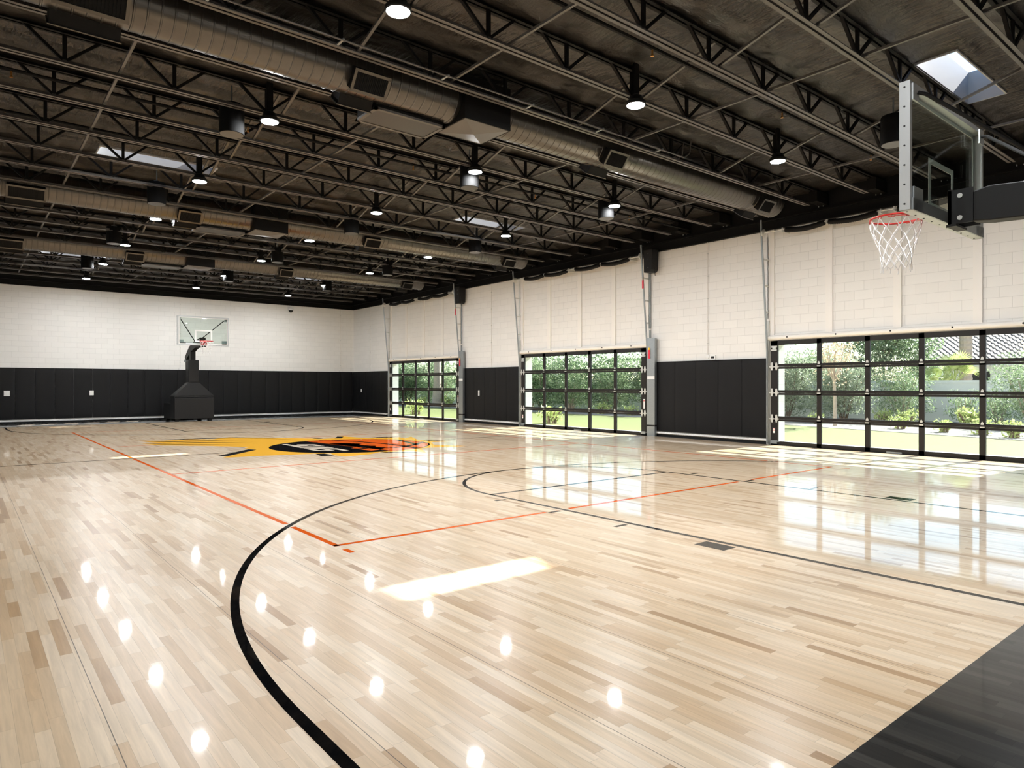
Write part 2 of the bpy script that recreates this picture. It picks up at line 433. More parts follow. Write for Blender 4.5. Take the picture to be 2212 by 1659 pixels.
# centre emblem: sun burst, ball and slanted word
body = [[3.44,19.52],[3.95,18.94],[4.56,19.05],[5.07,18.64],[5.63,19.1],[5.95,18.72],[7.18,17.28],[7.33,16.98],[7.71,16.99],[8.09,17.45],[8.17,17.47],[8.4,16.43],[9.22,16.19],[9.13,15.71],[9.58,16.18],[9.2,15.25],[9.25,14.69],[9.64,14.25],[9.0,14.24],[8.69,13.63],[9.07,12.85],[8.27,13.03],[7.99,13.06],[7.55,12.14],[7.49,12.63],[6.83,12.82],[6.5,12.58],[5.88,12.46],[5.82,12.83],[5.92,13.23],[5.66,13.39],[5.3,13.47],[4.61,13.66],[4.05,13.74],[3.95,13.82],[5.0,15.01],[4.9,15.52],[5.09,15.77],[4.44,16.65],[3.64,17.49],[3.37,18.3],[3.80,18.05],[3.50,19.05],[4.0,18.7]]
def poly(mb, pts, z): mb.prism([tuple(p) for p in pts], 0, z)
e = MB(); poly(e, body, T3); mark('centre_emblem_burst', e, M['p_yellow'], 'golden yellow sunburst of the centre emblem')
e = MB()
for q in ([[3.43,19.46],[5.76,18.93],[6.7,17.31],[5.70,18.72],[4.6,19.0]], [[4.32,19.32],[4.53,18.9],[5.8,17.1],[5.3,17.75],[4.45,18.75]], [[3.58,19.03],[3.9,18.71],[5.67,16.58],[4.9,17.35],[3.8,18.62]], [[3.45,18.3],[3.74,17.96],[5.27,16.26],[4.5,17.0],[3.65,17.9]]): poly(e, q, T4)
for q in ([[3.93,14.14],[4.13,14.05],[5.0,15.0],[4.91,15.24]], [[5.65,13.37],[5.54,12.8],[5.82,12.83],[5.81,13.3]], [[7.3,17.58],[7.42,17.39],[7.39,17.01],[7.25,17.2]], [[7.69,16.95],[8.02,17.48],[8.12,17.3],[7.82,16.8]], [[6.86,12.88],[7.42,12.28],[7.35,12.13],[6.90,12.6]], [[8.40,16.40],[8.75,16.57],[9.32,16.36],[8.96,16.25]], [[9.12,15.12],[9.38,14.84],[9.58,14.52],[9.22,14.71]]): poly(e, q, T4)
mark('centre_emblem_rays', e, M['p_grey'], 'dark ray shadows of the centre emblem')
e = MB(); ring(e, XC, YH, 0.0, 1.83, 0, 2*PI, T4, 72); mark('centre_emblem_ball', e, M['p_black'], 'black ball disc of the centre emblem')
T5, T6 = 0.0017, 0.0020
e = MB()
op = [[6.71,16.32],[6.83,16.04],[6.76,15.66],[6.87,15.49],[7.18,15.47],[7.34,15.19],[7.26,15.53-.2],[7.49,14.93],[7.27,14.67],[7.47,14.2],[7.3,13.9],[7.47,13.68],[7.13,13.38],[7.16,13.12]]
a0 = math.atan2(13.04-YH, 7.16-XC); a1 = math.atan2(16.5-YH, 6.7-XC)
arc = [[XC+1.79*math.cos(a0+(a1-a0)*i/30), YH+1.79*math.sin(a0+(a1-a0)*i/30)] for i in range(31)]
poly(e, op + arc[::-1], T5)
poly(e, [[6.77,14.05],[7.05,14.22],[7.04,13.93],[6.87,13.88]], T5); poly(e, [[6.8,13.74],[7.03,13.71],[7.11,13.34],[6.85,13.24]], T5)
mark('centre_emblem_flame', e, M['p_orange'], 'orange ball panels of the centre emblem')
e = MB()
def ribbon(mb, pts, w, z):
    for a_, b_ in zip(pts[:-1], pts[1:]):
        d = Vector((b_[0]-a_[0], b_[1]-a_[1])).normalized(); n_ = Vector((-d.y, d.x))*w/2; d = d*0.02
        poly(mb, [(a_[0]-n_.x-d.x,a_[1]-n_.y-d.y),(b_[0]-n_.x+d.x,b_[1]-n_.y+d.y),(b_[0]+n_.x+d.x,b_[1]+n_.y+d.y),(a_[0]+n_.x-d.x,a_[1]+n_.y-d.y)], z)
ribbon(e, [[7.12,16.55],[7.37,16.45],[7.61,15.75],[7.75,15.3],[7.95,14.36],[7.97,13.79],[7.91,13.1]], 0.12, T6)
ribbon(e, [[7.13,14.42],[7.29,13.97],[7.41,13.65],[7.63,13.55],[8.07,13.74],[8.43,14.01],[8.81,14.35]], 0.12, T6)
ribbon(e, [[8.72,15.47],[8.62,14.9],[8.5,14.3],[8.37,13.88]], 0.12, T6)
mark('centre_emblem_seam', e, M['p_black'], 'black ball seams of the centre emblem')
# the word SUNS in slanted blocky capitals, reading towards -y with its top towards +x
O_ = Vector((5.93, 15.93)); U_ = (Vector((5.90, 13.95)) - O_); V_ = Vector((6.53, 15.50)) - O_ + Vector((0, -.0))
LET = {'S': [[(0,0),(.9,0),(.9,.58),(.28,.58),(.28,.8),(1.0,.8),(.85,1),(0,1),(0,.42),(.62,.42),(.62,.2),(-.12,.2)]],
       'U': [[(0,0),(.9,0),(.9,1),(.62,1),(.62,.2),(.28,.2),(.28,1),(0,1)]],
       'N': [[(0,0),(.28,0),(.28,.6),(.6,0),(.9,0),(.9,1),(.62,1),(.62,.42),(.3,1),(0,1)]]}
e = MB()
for i, ch in enumerate('SUNS'):
    for pg in LET[ch]:
        pts = []
        for (u, v) in pg:
            uu = (i + u) / 4.0
            if i == 0 and u <= 0 and v <= 0.2: uu -= 0.05
            q = O_ + U_*uu + V_*v; pts.append((q.x, q.y))
        poly(e, pts, T5)
mark('centre_emblem_word', e, M['p_cream'], 'cream slanted word SUNS across the ball')
e = MB()
for i in range(6):
    x = 1.45 + i*0.68; poly(e, [(x, 28.95+.12*i), (x+.42, 28.9+.1*i), (x+.62, 29.65+.1*i), (x+.2, 29.7+.1*i)], T2)
mark('end_border_lettering', e, M['p_cream'], 'pale slanted shapes painted on the far black border')

# ------------------------------------------------------------------ walls
def struct(name, mb, mat, label=None, **k): return tag(mb.build(name, mat, **k), label, kind='structure')
b = MB(); T = 0.3
ys = [NY-T] + [v for d in DOORS for v in (d[0]+.14, d[1]-.14)] + [FY+T]
for i in range(0, len(ys), 2): b.box(WX, ys[i], 0, WX+T, ys[i+1], ZW)
for d in DOORS: b.box(WX, d[0]+.14, 2.40, WX+T, d[1]-.14, ZW)
wr = struct('wall_right', b, M['wallY'], 'cream painted block wall holding the three glazed overhead doors')
b = MB(); b.box(WX, NY-T, ZW, WX+T, FY+T, 6.6); b.build('upper_band', M['blackwall'], wr)
b = MB(); b.box(LX-T, FY, 0, WX+T, FY+T, ZW); wf = struct('wall_far', b, M['wallX'], 'cream painted block end wall behind the far hoop')
b = MB(); b.box(LX-T, FY, ZW, WX+T, FY+T, 6.6); b.build('upper_band', M['blackwall'], wf)
b = MB(); b.box(LX-T, NY-T, 0, LX, FY+T, ZW); wl = struct('wall_left', b, M['wallY'], 'cream painted block wall on the left')
b = MB(); b.box(LX-T, NY-T, ZW, LX, FY+T, 6.6); b.build('upper_band', M['blackwall'], wl)
b = MB(); b.box(LX-T, NY-T, 0, WX+T, NY, ZW); wn_ = struct('wall_near', b, M['wallX'], 'cream painted block wall behind the camera')
b = MB(); b.box(LX-T, NY-T, ZW, WX+T, NY, 6.6); b.build('upper_band', M['blackwall'], wn_)
# black ledger beam at the head of the cream paint
tn = [0]
def trim(mb, mat, label, **k):
    tn[0] += 1; return struct('trim_%d' % tn[0], mb, mat, label, **k)
b = MB(); b.box(WX-0.09, NY, ZW, WX, FY, ZW+0.03); b.box(WX-0.03, NY, ZW+.03, WX, FY, ZW+0.22); b.box(WX-0.10, NY, ZW+0.22, WX, FY, ZW+0.25)
trim(b, M['steel'], 'black ledger channel along the top of the door wall')
b = MB(); b.box(LX, FY-0.06, ZW, WX, FY, ZW+0.03); b.box(LX, FY-0.02, ZW+.03, WX, FY, ZW+0.2); b.box(LX, FY-0.07, ZW+0.2, WX, FY, ZW+0.23)
trim(b, M['steel'], 'black ledger channel along the top of the far wall')
# cream timber surrounds over the doors
for i, (y0, y1) in enumerate(DOORS):
    b = MB()
    nm = ('nearest', 'middle', 'farthest')[i]
    b.box(WX-0.05, y0-.12, 2.47, WX, y1+.12, 2.60)
    b.tube([(WX-0.05, y0-.1, 2.535), (WX-0.05, y1+.1, 2.535)], 0.055, 12)
    for k in range(4):
        yy = y1 - 1.39 - 1.42*k + .02
        if k < 3: b.box(WX-0.04, yy-.075, 2.60, WX, yy+.075, ZW)
    for yy in (y0-.02, y1+.02): b.box(WX-0.045, yy-.08, 2.60, WX, yy+.08, ZW)
    t_ = trim(b, M['cream'], 'cream battens and rounded head rail over the %s glazed door' % nm)
    d_ = MB()
    for k in range(5):
        yy = y1 - .42 - 1.13*k
        d_.lathe([(0.018, -0.004), (0.018, 0.004)], (0, 0, 0), 12)
        o0 = len(d_.v) - 24
        for j in range(24):
            x, y, z = d_.v[o0+j]; d_.v[o0+j] = (WX-0.105+z, yy+x, 2.535+y)
    d_.build('bolt_hole', M['blackp'], t_)
# nailer strip under the wall padding: white line above a black foot
def base(name, x0, y0, x1, y1, label):
    ax = abs(x1-x0) > abs(y1-y0); b = MB()
    if ax: b.box(x0, y0, 0, x1, y0-0.02, 0.06, M['blackp']); b.box(x0, y0, 0.07, x1, y0-0.075, 0.105, M['white'])
    else: b.box(x0, y0, 0, x0-0.02, y1, 0.06, M['blackp']); b.box(x0, y0, 0.085, x0-0.075, y1, 0.125, M['white'])
    return tag(b.build(name), label, kind='structure')
base('baseboard_far', LX+.02, FY, WX, FY, 'white pad support rail along the foot of the far wall')
segs = [(NY+.02, DOORS[0][0]-.38), (DOORS[0][1]+.12, DOORS[1][0]-.30), (DOORS[1][1]+.16, DOORS[2][0]-.30), (DOORS[2][1]+.3, FY)]
for i, (a_, b_) in enumerate(segs):
    base('baseboard_right', WX, a_, WX, b_, 'white pad support rail at the foot of the door wall, ' + ('beside the near wall', 'between nearest and middle doors', 'between middle and farthest doors', 'in the far corner')[i])

# ------------------------------------------------------------------ wall padding
def pad_mesh(w, h, d, seed):
    """upholstered panel, face towards -y, 0..w by 0..h, softly pillowed with a few creases"""
    rnd = random.Random(seed); nx, nz = 10, 24; vs = []; fs = []
    cr = [(rnd.uniform(0, w), rnd.uniform(h*.2, h), rnd.uniform(-.6, .6), rnd.uniform(.002, .005)) for _ in range(3)]
    for j in range(nz+1):
        for i in range(nx+1):
            x = w*i/nx; z = h*j/nz; ex = min(i, nx-i); ez = min(j, nz-j)
            y = -d + (0.012 if ex == 0 else 0.003 if ex == 1 else 0) + (0.012 if ez == 0 else 0.003 if ez == 1 else 0)
            if ex and ez:
                for (cx, cz, sl, am) in cr:
                    t = (x-cx) - (z-cz)*sl*.3; y += am*math.exp(-(t/.05)**2)*math.exp(-((z-cz)/.35)**2)
            vs.append((x + (0.004 if i == 0 else -0.004 if i == nx else 0), y, z))
    W = nx+1
    for j in range(nz):
        for i in range(nx): fs.append((j*W+i, j*W+i+1, (j+1)*W+i+1, (j+1)*W+i))
    o = len(vs); vs += [(0.004,0,0),(w-.004,0,0),(w-.004,0,h),(0.004,0,h)]
    fs += [tuple([o+1, o] + [i for i in range(W)]), tuple([o+3, o+2] + [nz*W+i for i in range(nx, -1, -1)]),
           tuple([o, o+3] + [j*W for j in range(nz, -1, -1)]), tuple([o+2, o+1] + [j*W+nx for j in range(nz+1)])]
    mb = MB(); mb.add(vs, fs); return mb
PADH, PADZ, PADD = 1.895, 0.145, 0.055
protos = {}
def pad(w, k):
    key = (round(w, 3), k % 4)
    if key not in protos:
        o = pad_mesh(w, PADH, PADD, k % 4 + 11).build('wall_pad', M['vinyl'], smooth=True); protos[key] = o; return o
    o = protos[key].copy(); COL.objects.link(o); return o
x = WX - 0.06; n = 0; W = 0.61
xs = []
while x - W > LX + .02: xs.append(x - W); x -= W
for i, x in enumerate(xs):
    o = pad(W, i); o.location = (x, FY, PADZ)
    tag(o, 'black vinyl wall pad on the far wall, %s from the right-hand corner' % ORD[i], 'wall pad', 'wall pads on the far wall')
for si, (a_, b_) in enumerate(segs):
    nn = max(1, round((b_-a_)/0.65)); w = (b_-a_)/nn
    where = ('near wall segment', 'between the nearest and middle glazed doors', 'between the middle and farthest glazed doors', 'between the farthest glazed door and the corner')[si]
    for i in range(nn):
        o = pad(w, i+si); o.rotation_euler = (0, 0, PI/2*3); o.location = (WX, b_-i*w, PADZ)
        tag(o, 'black vinyl wall pad %s, %s from the left' % (where, ORD[i]), 'wall pad', 'wall pads ' + where)
b = MB(); b.box(LX, FY-.06, PADZ+PADH, WX, FY, PADZ+PADH+.015); trim(b, M['blackp'], 'black cap rail on the far wall padding')
for i, (a_, b_) in enumerate(segs):
    b = MB(); b.box(WX-.06, a_, PADZ+PADH, WX, b_, PADZ+PADH+.015); trim(b, M['blackp'], 'black cap rail on the door wall padding, ' + ('near end', 'beside the nearest glazed door', 'beside the middle glazed door', 'far corner')[i])

# ------------------------------------------------------------------ wall fittings
def plate(w, h, rows):
    b = MB(); b.box(-w/2, -0.012, -h/2, w/2, 0, h/2, M['whitep'])
    for i in range(rows): b.box(-w/2+.02+(w-.04)*i/rows+.006, -0.018, -h*.28, -w/2+.02+(w-.04)*(i+1)/rows-.006, -0.012, h*.28, M['white'])
    return b
def wallobj(mb, name, loc, rz, label, cat):
    o = mb.build(name); o.location = loc; o.rotation_euler = (0,0,rz); return tag(o, label, cat)
wallobj(plate(.175, .195, 2), 'outlet_plate', (1.28, FY-PADD-.001, 1.11), 0, 'white double wall plate on the leftmost black pad in view', 'wall plate')
wallobj(plate(.14, .185, 2), 'outlet_plate', (3.93, FY-PADD-.001, 1.11), 0, 'white wall plate on the far padding, left of the hoop', 'wall plate')
wallobj(plate(.09, .15, 1), 'outlet_plate', (WX-PADD-.001, 29.89, 1.15), -PI/2, 'small white wall plate on the corner padding beside the farthest door', 'wall plate')
b = plate(.09, .2, 1); b.box(.045, -.014, -.1, .13, 0, .1, M['blackp'])
wallobj(b, 'outlet_plate', (WX-PADD-.001, 20.33, 1.12), -PI/2, 'black and white recessed plate on padding between middle and farthest doors', 'wall plate')
# thermostat
t_ = empty('thermostat', (WX, 10.25, 2.12), -PI/2, 'small white thermostat above padding between nearest and middle doors', 'thermostat')
b = MB(); b.box(-.08, -.03, -.06, .08, 0, .06); b.build('housing', M['whitep'], t_, bevel=.006)
b = MB(); b.box(-.045, -.033, -.02, .045, -.03, .035); b.build('screen', M['blackp'], t_)
b = MB(); b.lathe([(.065, 0), (.065, .02), (.03, .035)], (0,0,0), 20)
o = b.build('round_sensor', M['whitep'], smooth=True); o.location = (WX, 10.43, 2.16); o.rotation_euler = (0, -PI/2, 0)
tag(o, 'round white sensor at the foot of the wall conduit', 'sensor')
def conduit(x, y, z0, z1, axis, label):
    r = empty('wall_conduit', (x, y, z0), 0, label, 'conduit')
    dx, dy = (-.02, 0) if axis == 'x' else (0, -.02)
    b = MB(); b.tube([(dx, dy, 0), (dx, dy, z1-z0)], 0.011, 8); b.build('pipe', M['cream'], r, smooth=True)
    for k in range(5):
        z = (z1-z0)*(k+.5)/5; b = MB(); b.box(dx-.014, dy-.014, z-.012, dx+.014, dy+.014, z+.012); b.build('strap', M['galv_l'], r)
    if y > 30: b = MB(); b.box(-.06, -.05, 0, .06, 0, .06); b.build('junction_box', M['whitep'], r)
conduit(WX, 10.41, 2.2, ZW, 'x', 'cream conduit up the wall between nearest and middle doors')
conduit(WX, 19.62, 2.06, ZW, 'x', 'cream conduit up the wall between middle and farthest doors')
conduit(WX, 29.06, 2.06, ZW, 'x', 'cream conduit up the door wall near the far corner')
conduit(7.12, FY, 2.06, ZW, 'y', 'cream conduit on the far wall behind the glass backboard')
conduit(14.3, FY, 2.06, ZW, 'y', 'cream conduit on the far wall near the corner')
# dome camera
c_ = empty('dome_camera', (11.77, FY, 4.9), 0, 'white dome security camera high on the far wall', 'security camera')
b = MB(); b.box(-.05, -.22, .08, .05, 0, .13); b.box(-.07, -.02, 0.0, .07, 0, .2); b.build('bracket', M['whitep'], c_)
b = MB(); b.lathe([(.10, 0.0), (.115, .05), (.05, .12)], (0, -.2, -.04), 20); b.build('housing', M['whitep'], c_, smooth=True)
b = MB(); b.lathe([(.001, -.1), (.05, -.085), (.085, -.05), (.1, 0)], (0, -.2, -.04), 20); b.build('dark_dome', M['blackp'], c_, smooth=True)

# ------------------------------------------------------------------ overhead glazed doors
def hinge_mesh(two):
    b = MB()
    for s in ((-1, 1) if two else (0,)):
        y = s*.055
        b.prism([(y-.035, .01), (y+.035, .01), (y+.022, .085), (y, .11), (y-.022, .085)], -.013, -.002, None, 'YZ')
        if two: b.prism([(y-.035, -.01), (y+.035, -.01), (y+.01, -.085), (y-.01, -.085)], -.013, -.002, None, 'YZ')
        b.box(-.017, y-.008, .045, -.012, y+.008, .06)
    b.box(-.02, (-.12 if two else -.04), -.012, -.002, (.12 if two else .04), .012)
    return b
DX = 14.93; DH = 2.46; SH = DH/4
hp1 = hinge_mesh(False).build('hinge', M['galv_l']); hp2 = hinge_mesh(True).build('roller_hinge', M['galv_l'])
names3 = ('nearest', 'middle', 'farthest')
for di, (y0, y1) in enumerate(DOORS):
    D = empty('door_%d' % (3-di), (DX, y0, 0), 0, '%s glazed overhead door with dark bronze frame and twenty panes' % names3[di], None, None, 'structure')
    Wd = y1-y0; side = .17; mw = .105; pw = (Wd - 2*side - 4*mw)/5
    for s in range(4):
        z0 = s*SH; rb = .065 if s else .09; rt = .05 if s < 3 else .105
        b = MB()
        b.box(0, 0, z0+.002, .045, Wd, z0+rb); b.box(0, 0, z0+SH-rt, .045, Wd, z0+SH-.002)
        if s: b.box(-.02, .2, z0+.012, 0, Wd-.2, z0+.045)
        for k in range(6):
            if k == 0: b.box(0, 0, z0, .045, side, z0+SH-.002)
            elif k == 5: b.box(0, Wd-side, z0, .045, Wd, z0+SH-.002)
            else:
                yy = side + k*pw + (k-1)*mw; b.box(0, yy, z0, .045, yy+mw, z0+SH-.002)
        sec = b.build('door_section', M['bronze'], D)
        g = MB()
        for k in range(5):
            yy = side + k*(pw+mw); g.box(.018, yy-.005, z0+rb-.005, .026, yy+pw+.005, z0+SH-rt+.005)
        g.build('glass_pane', M['glass'], sec)
    for s in range(1, 4):
        for k in range(1, 5):
            h = hp1 if (di == 0 and s == 1 and k == 1) else hp1.copy()
            if h is not hp1: COL.objects.link(h)
            h.parent = D; h.location = (0, side + k*pw + (k-.5)*mw, s*SH)
        for yy in (.085, Wd-.085):
            h = hp2 if (di == 0 and s == 1 and yy < 1) else hp2.copy()
            if h is not hp2: COL.objects.link(h)
            h.parent = D; h.location = (0, yy, s*SH)
    for yy in (.085, Wd-.085):
        b = MB(); b.box(-.03, yy-.08, .03, 0, yy+.08, .11); b.tube([(-.02, yy-.14, .08), (-.02, yy+.14, .08)], .007, 6); b.build('bottom_bracket', M['galv'], D)
        b = MB(); b.box(-.02, yy-.07, 2.22, 0, yy+.07, 2.26); b.box(-.035, yy-.06, 2.27, 0, yy+.03, 2.30); b.box(-.01, yy-.07, 2.30, 0, yy+.07, 2.34); b.build('top_bracket', M['galv_l'], D)
    b = MB(); b.box(-.003, Wd-.10, .28, 0, Wd-.05, .40, M['whitep']); b.box(-.004, Wd-.10, .375, 0, Wd-.05, .385, M['redtag']); b.box(-.004, Wd-.10, .335, 0, Wd-.05, .345, M['redtag']); b.build('warning_label', None, D)
    b = MB(); b.box(-.003, .04, .75, 0, .09, 1.02, M['whitep']); b.box(-.004, .04, .96, 0, .09, .98, M['redtag']); b.build('warning_label', None, D)
    b = MB(); b.box(-.02, Wd*.47, .004, 0, Wd*.47+.3, .035); b.build('lift_handle', M['galv'], D)

# tracks, shaft and operator
def make_tracks(di, side):
    """side -1: low-y jamb, +1: high-y jamb"""
    y0, y1 = DOORS[di]; y = (y0-.08) if side < 0 else (y1+.08)
    nm = '%s of the %s glazed door' % (('left side', 'right side')[side < 0], names3[di])
    r = empty('door_track', (0, y, 0), 0, 'galvanised leaning door track on the ' + nm, 'door track', 'door tracks')
    o = side
    b = MB(); b.tube([(14.90, 0, .02), (14.90, 0, 2.2), (14.87, 0, 2.6), (14.62, 0, 5.3)], .024, 8); b.build('track_rail', M['galv'], r)
    b = MB(); b.box(14.935, -.03, 0, 14.99, .045*o+.0, 2.95); b.box(14.955, 0, 3.0, 14.99, .05*o, 4.95)
    b.build('wall_angle', M['galv_l'] if side > 0 else M['galv'], r)
    b = MB()
    for z in (3.15, 3.77, 4.39):
        t = (z-2.6)/2.7; b.box(14.87-.25*t, -.012, z-.02, 14.99, .012, z+.02)
    b.build('track_bracket', M['galv_l'], r)
    if side < 0:
        b = MB(); b.box(14.84, -.30, .0, 14.93, -.04, 2.72, M['galv']); b.box(14.83, -.31, .27, 14.93, -.03, .31, M['blackp'])
        b.box(14.832, -.30, 1.58, 14.84, -.05, 1.66, M['whitep'])
        b.build('side_post', None, r)
        b = MB()
        for zz in (2.15, 4.1):
            xx = 14.832 if zz < 3 else 14.70
            b.box(xx-.01, -.15 if zz < 3 else -.03, zz, xx, -.08 if zz < 3 else .02, zz+.24, M['redtag']); b.box(xx-.012, -.14 if zz < 3 else -.02, zz+.24, xx, -.09 if zz < 3 else .01, zz+.3, M['yellow'])
        b.build('warning_tag', None, r)
for di in range(3):
    for s in (-1, 1): make_tracks(di, s)
def make_shaft(di):
    y0, y1 = DOORS[di]
    r = empty('torsion_spring_shaft', (14.68, y0, 5.00), 0, 'spring shaft with black sagging coils above the %s glazed door' % names3[di], 'spring shaft', 'spring shafts')
    Wd = y1-y0
    b = MB(); b.tube([(0, -.1, 0), (0, Wd+.12, 0)], .014, 8); b.build('shaft', M['galv_l'], r, smooth=True)
    for (a_, c_) in ((.42, 1.45), (1.55, 2.55), (2.95, 3.95), (4.05, 4.95)):
        b = MB(); n = 44; pts = []; rr = []
        for k in range(n):
            t = k/(n-1); pts.append((0, a_+(c_-a_)*t, -.02-.045*math.sin(PI*t))); rr.append(.056 + .008*(k % 2))
        b.tube(pts, rr, 10); sp = b.build('coil_spring', M['steel'], r, smooth='all')
    for yy in (.36, 1.50, 2.62, 2.88, 4.0, 5.03):
        b = MB(); b.box(-.015, yy-.012, -.05, .30, yy+.012, .04); b.build('bearing_bracket', M['galv_l'], r)
    for yy in (-.03, Wd+.05):
        b = MB(); b.lathe([(.07, -.03), (.09, -.02), (.07, 0), (.09, .02), (.07, .03)], (0, 0, 0), 20)
        o = b.build('cable_drum', M['galv_l'], r, smooth=True); o.rotation_euler = (PI/2, 0, 0); o.location = (0, yy, 0)
for di in range(3): make_shaft(di)
def make_opener(di):
    y0, y1 = DOORS[di]
    r = empty('door_operator', (14.72, y0-.32, 4.52), 0, 'black box door operator with pull cord, right of the %s door' % names3[di], 'door operator', 'door operators')
    b = MB(); b.prism([(-.12, .06), (-.06, 0), (.15, 0), (.17, .62), (-.14, .62)], -.09, .2, None, 'YZ'); b.build('housing', M['blackp'], r, bevel=.012)
    b = MB()
    for z in (.12, .35, .5): b.box(-.093, -.012, z, -.088, .0, z+.012)
    b.build('screw', M['galv_l'], r)
    b = MB(); b.tube([(-.02, -.13, .25), (-.05, -.19, .18), (-.04, -.21, .05), (-.02, -.17, .1), (-.03, -.2, -.12)], .008, 6); b.build('pull_cord', M['blackp'], r, smooth=True)
for di in (1, 2, 0): make_opener(di)

# ------------------------------------------------------------------ roof: draped foil lining with skylight wells
def noise2(x, y, s):
    return (math.sin(x*1.7+s)+math.sin(y*2.3+s*1.3+x*.6)+math.sin((x+y)*3.1+s*2.1)*.6)/2.6
xs = [LX + i*0.12 for i in range(int((WX-LX)/0.12)+2)]; xs[-1] = WX
ysv = []
edges = [NY] + JY + [FY]
edges = sorted(set(round(v, 4) for v in edges if NY <= v <= FY))
for a_, b_ in zip(edges[:-1], edges[1:]):
    for i in range(10): ysv.append(a_ + (b_-a_)*i/10)
ysv.append(FY)
for (sx, sy) in SKY: xs += [sx, sx+SKX]; ysv += [sy, sy+SKYL]
xs = sorted(set(round(v, 3) for v in xs)); ysv = sorted(set(round(v, 3) for v in ysv))
vs = []; fs = []; rr_ = random.Random(3)
def in_sky(x, y, e=0.0): return any(sx-e <= x <= sx+SKX+e and sy-e <= y <= sy+SKYL+e for sx, sy in SKY)
for y in ysv:
    kf = (y-J0)/JS; t = abs(kf-math.floor(kf)-.5)*2   # 1 at joist, 0 mid-bay
    bay = math.floor(kf)
    for x in xs:
        seam = abs(((x+bay*.7) / 1.83) % 1 - .5)*2
        z = ZR + .02 + .07*(1-t**2)*(.6+.4*noise2(x*.5, bay*3., 1.)) - .045*(t**6) + .018*noise2(x*6, y*5, bay) * (.4+.9*t**4)
        z += .03*seam**12*-1
        if in_sky(x, y, .12): z = ZR + .02
        if in_sky(x, y, 0.001): z = ZR + .03
        vs.append((x, y, z))
W = len(xs)
for j in range(len(ysv)-1):
    for i in range(W-1):
        cx = (xs[i]+xs[i+1])/2; cy = (ysv[j]+ysv[j+1])/2
        if in_sky(cx, cy): continue
        fs.append((j*W+i, (j+1)*W+i, (j+1)*W+i+1, j*W+i+1))
b = MB(); b.add(vs, fs)
ceil = struct('ceiling', b, M['foil'], 'black foil roof insulation draped over the joists', smooth='all', fixn=False)
# solid deck above the lining so no light leaks
b = MB(); 
def deck(x0, y0, x1, y1): b.box(x0, y0, 6.0, x1, y1, 6.18)
cols = [LX-T, 1.925, 3.975, 9.945, 11.995, WX+T]
for i in range(5):
    if i in (1, 3):
        p = NY-T
        for sy in (3.17, 14.18, 26.43): deck(cols[i], p, cols[i+1], sy-.025); p = sy+SKYL+.025
        deck(cols[i], p, cols[i+1], FY+T)
    else: deck(cols[i], NY-T, cols[i+1], FY+T)
b.build('roof_deck', M['steel'], ceil)
for i, (sx, sy) in enumerate(SKY):
    lab = ('near left', 'near right', 'middle left', 'middle right', 'far left', 'far right')[i]
    r = empty('skylight', (sx, sy, ZR), 0, 'narrow roof skylight well, %s, between two joists' % lab, 'skylight', 'skylights')
    b = MB(); t = .02
    b.box(-t, -t, 0, 0, SKYL+t, .48); b.box(SKX, -t, 0, SKX+t, SKYL+t, .48); b.box(0, -t, 0, SKX, 0, .48); b.box(0, SKYL, 0, SKX, SKYL+t, .48)
    b.build('curb', M['curb'], r)
    b = MB(); n = 10
    for j in range(n+1):
        for k in range(n+1):
            u = j/n; v = k/n; b.v.append((-.02+(SKX+.04)*u, -.02+(SKYL+.04)*v, .49+.035*math.sin(PI*u)**.7*math.sin(PI*v)**.7 if 0 < j < n and 0 < k < n else .49))
    for j in range(n):
        for k in range(n): b.f.append([j*(n+1)+k, (j+1)*(n+1)+k, (j+1)*(n+1)+k+1, j*(n+1)+k+1]); b.m.append(0)
    b.build('dome', M['dome'], r, smooth='all')

# ------------------------------------------------------------------ open-web joists
nodes = [0.97 + 1.22*k for k in range(-2, 11)]
def vert_mesh():
    b = MB(); b.box(-.022, -.018, ZB+.05-ZB, .022, .018, ZR-ZB-.02); return b
wm_v = vert_mesh().build('web_post', M['steel'])
b = MB(); b.bar((-.02, 0, .05), (-.42, 0, ZR-ZB-.03), .04, .034); wm_l = b.build('web_diagonal', M['steel'])
b = MB(); b.bar((.02, 0, .05), (.40, 0, ZR-ZB-.03), .04, .034); wm_r = b.build('web_diagonal', M['steel'])
def chord_mesh(x0, x1):
    b = MB()
    for s in (-1, 1):
        b.box(x0, s*.012, 0, x1, s*.058, .006); b.box(x0, s*.012, 0, x1, s*.018, .055)
    return b
bc = chord_mesh(LX+.02, 14.23).build('bottom_chord', M['chord'])
b = MB()
for s in (-1, 1): b.box(LX+.02, s*.012, ZR-ZB-.06, WX-.02, s*.055, ZR-ZB-.055+.0)
for s in (-1, 1): b.box(LX+.02, s*.012, ZR-ZB-.06, WX-.02, s*.018, ZR-ZB-.01)
tc_ = b.build('top_chord', M['steel'])
b = MB(); b.box(14.45, -.09, .12, WX-.02, .09, ZR-ZB-.06); seat = b.build('joist_seat', M['steel'])
def inst(src, first, parent, loc):
    o = src if first else src.copy()
    if not first: COL.objects.link(o)
    o.parent = parent; o.location = loc; return o
used = set()
def use(src, parent, loc):
    f = src.name not in used; used.add(src.name); return inst(src, f, parent, loc)
for ji, y in enumerate(JY):
    J = empty('roof_joist', (0, y, ZB), 0, 'black open-web steel roof joist, %s from the far wall' % ORD[len(JY)-1-ji], 'joist', 'roof joists')
    use(bc, J, (0,0,0)); use(tc_, J, (0,0,0)); use(seat, J, (0,0,0))
    for x in nodes:
        use(wm_v, J, (x,0,0)); use(wm_l, J, (x,0,0)); use(wm_r, J, (x,0,0))
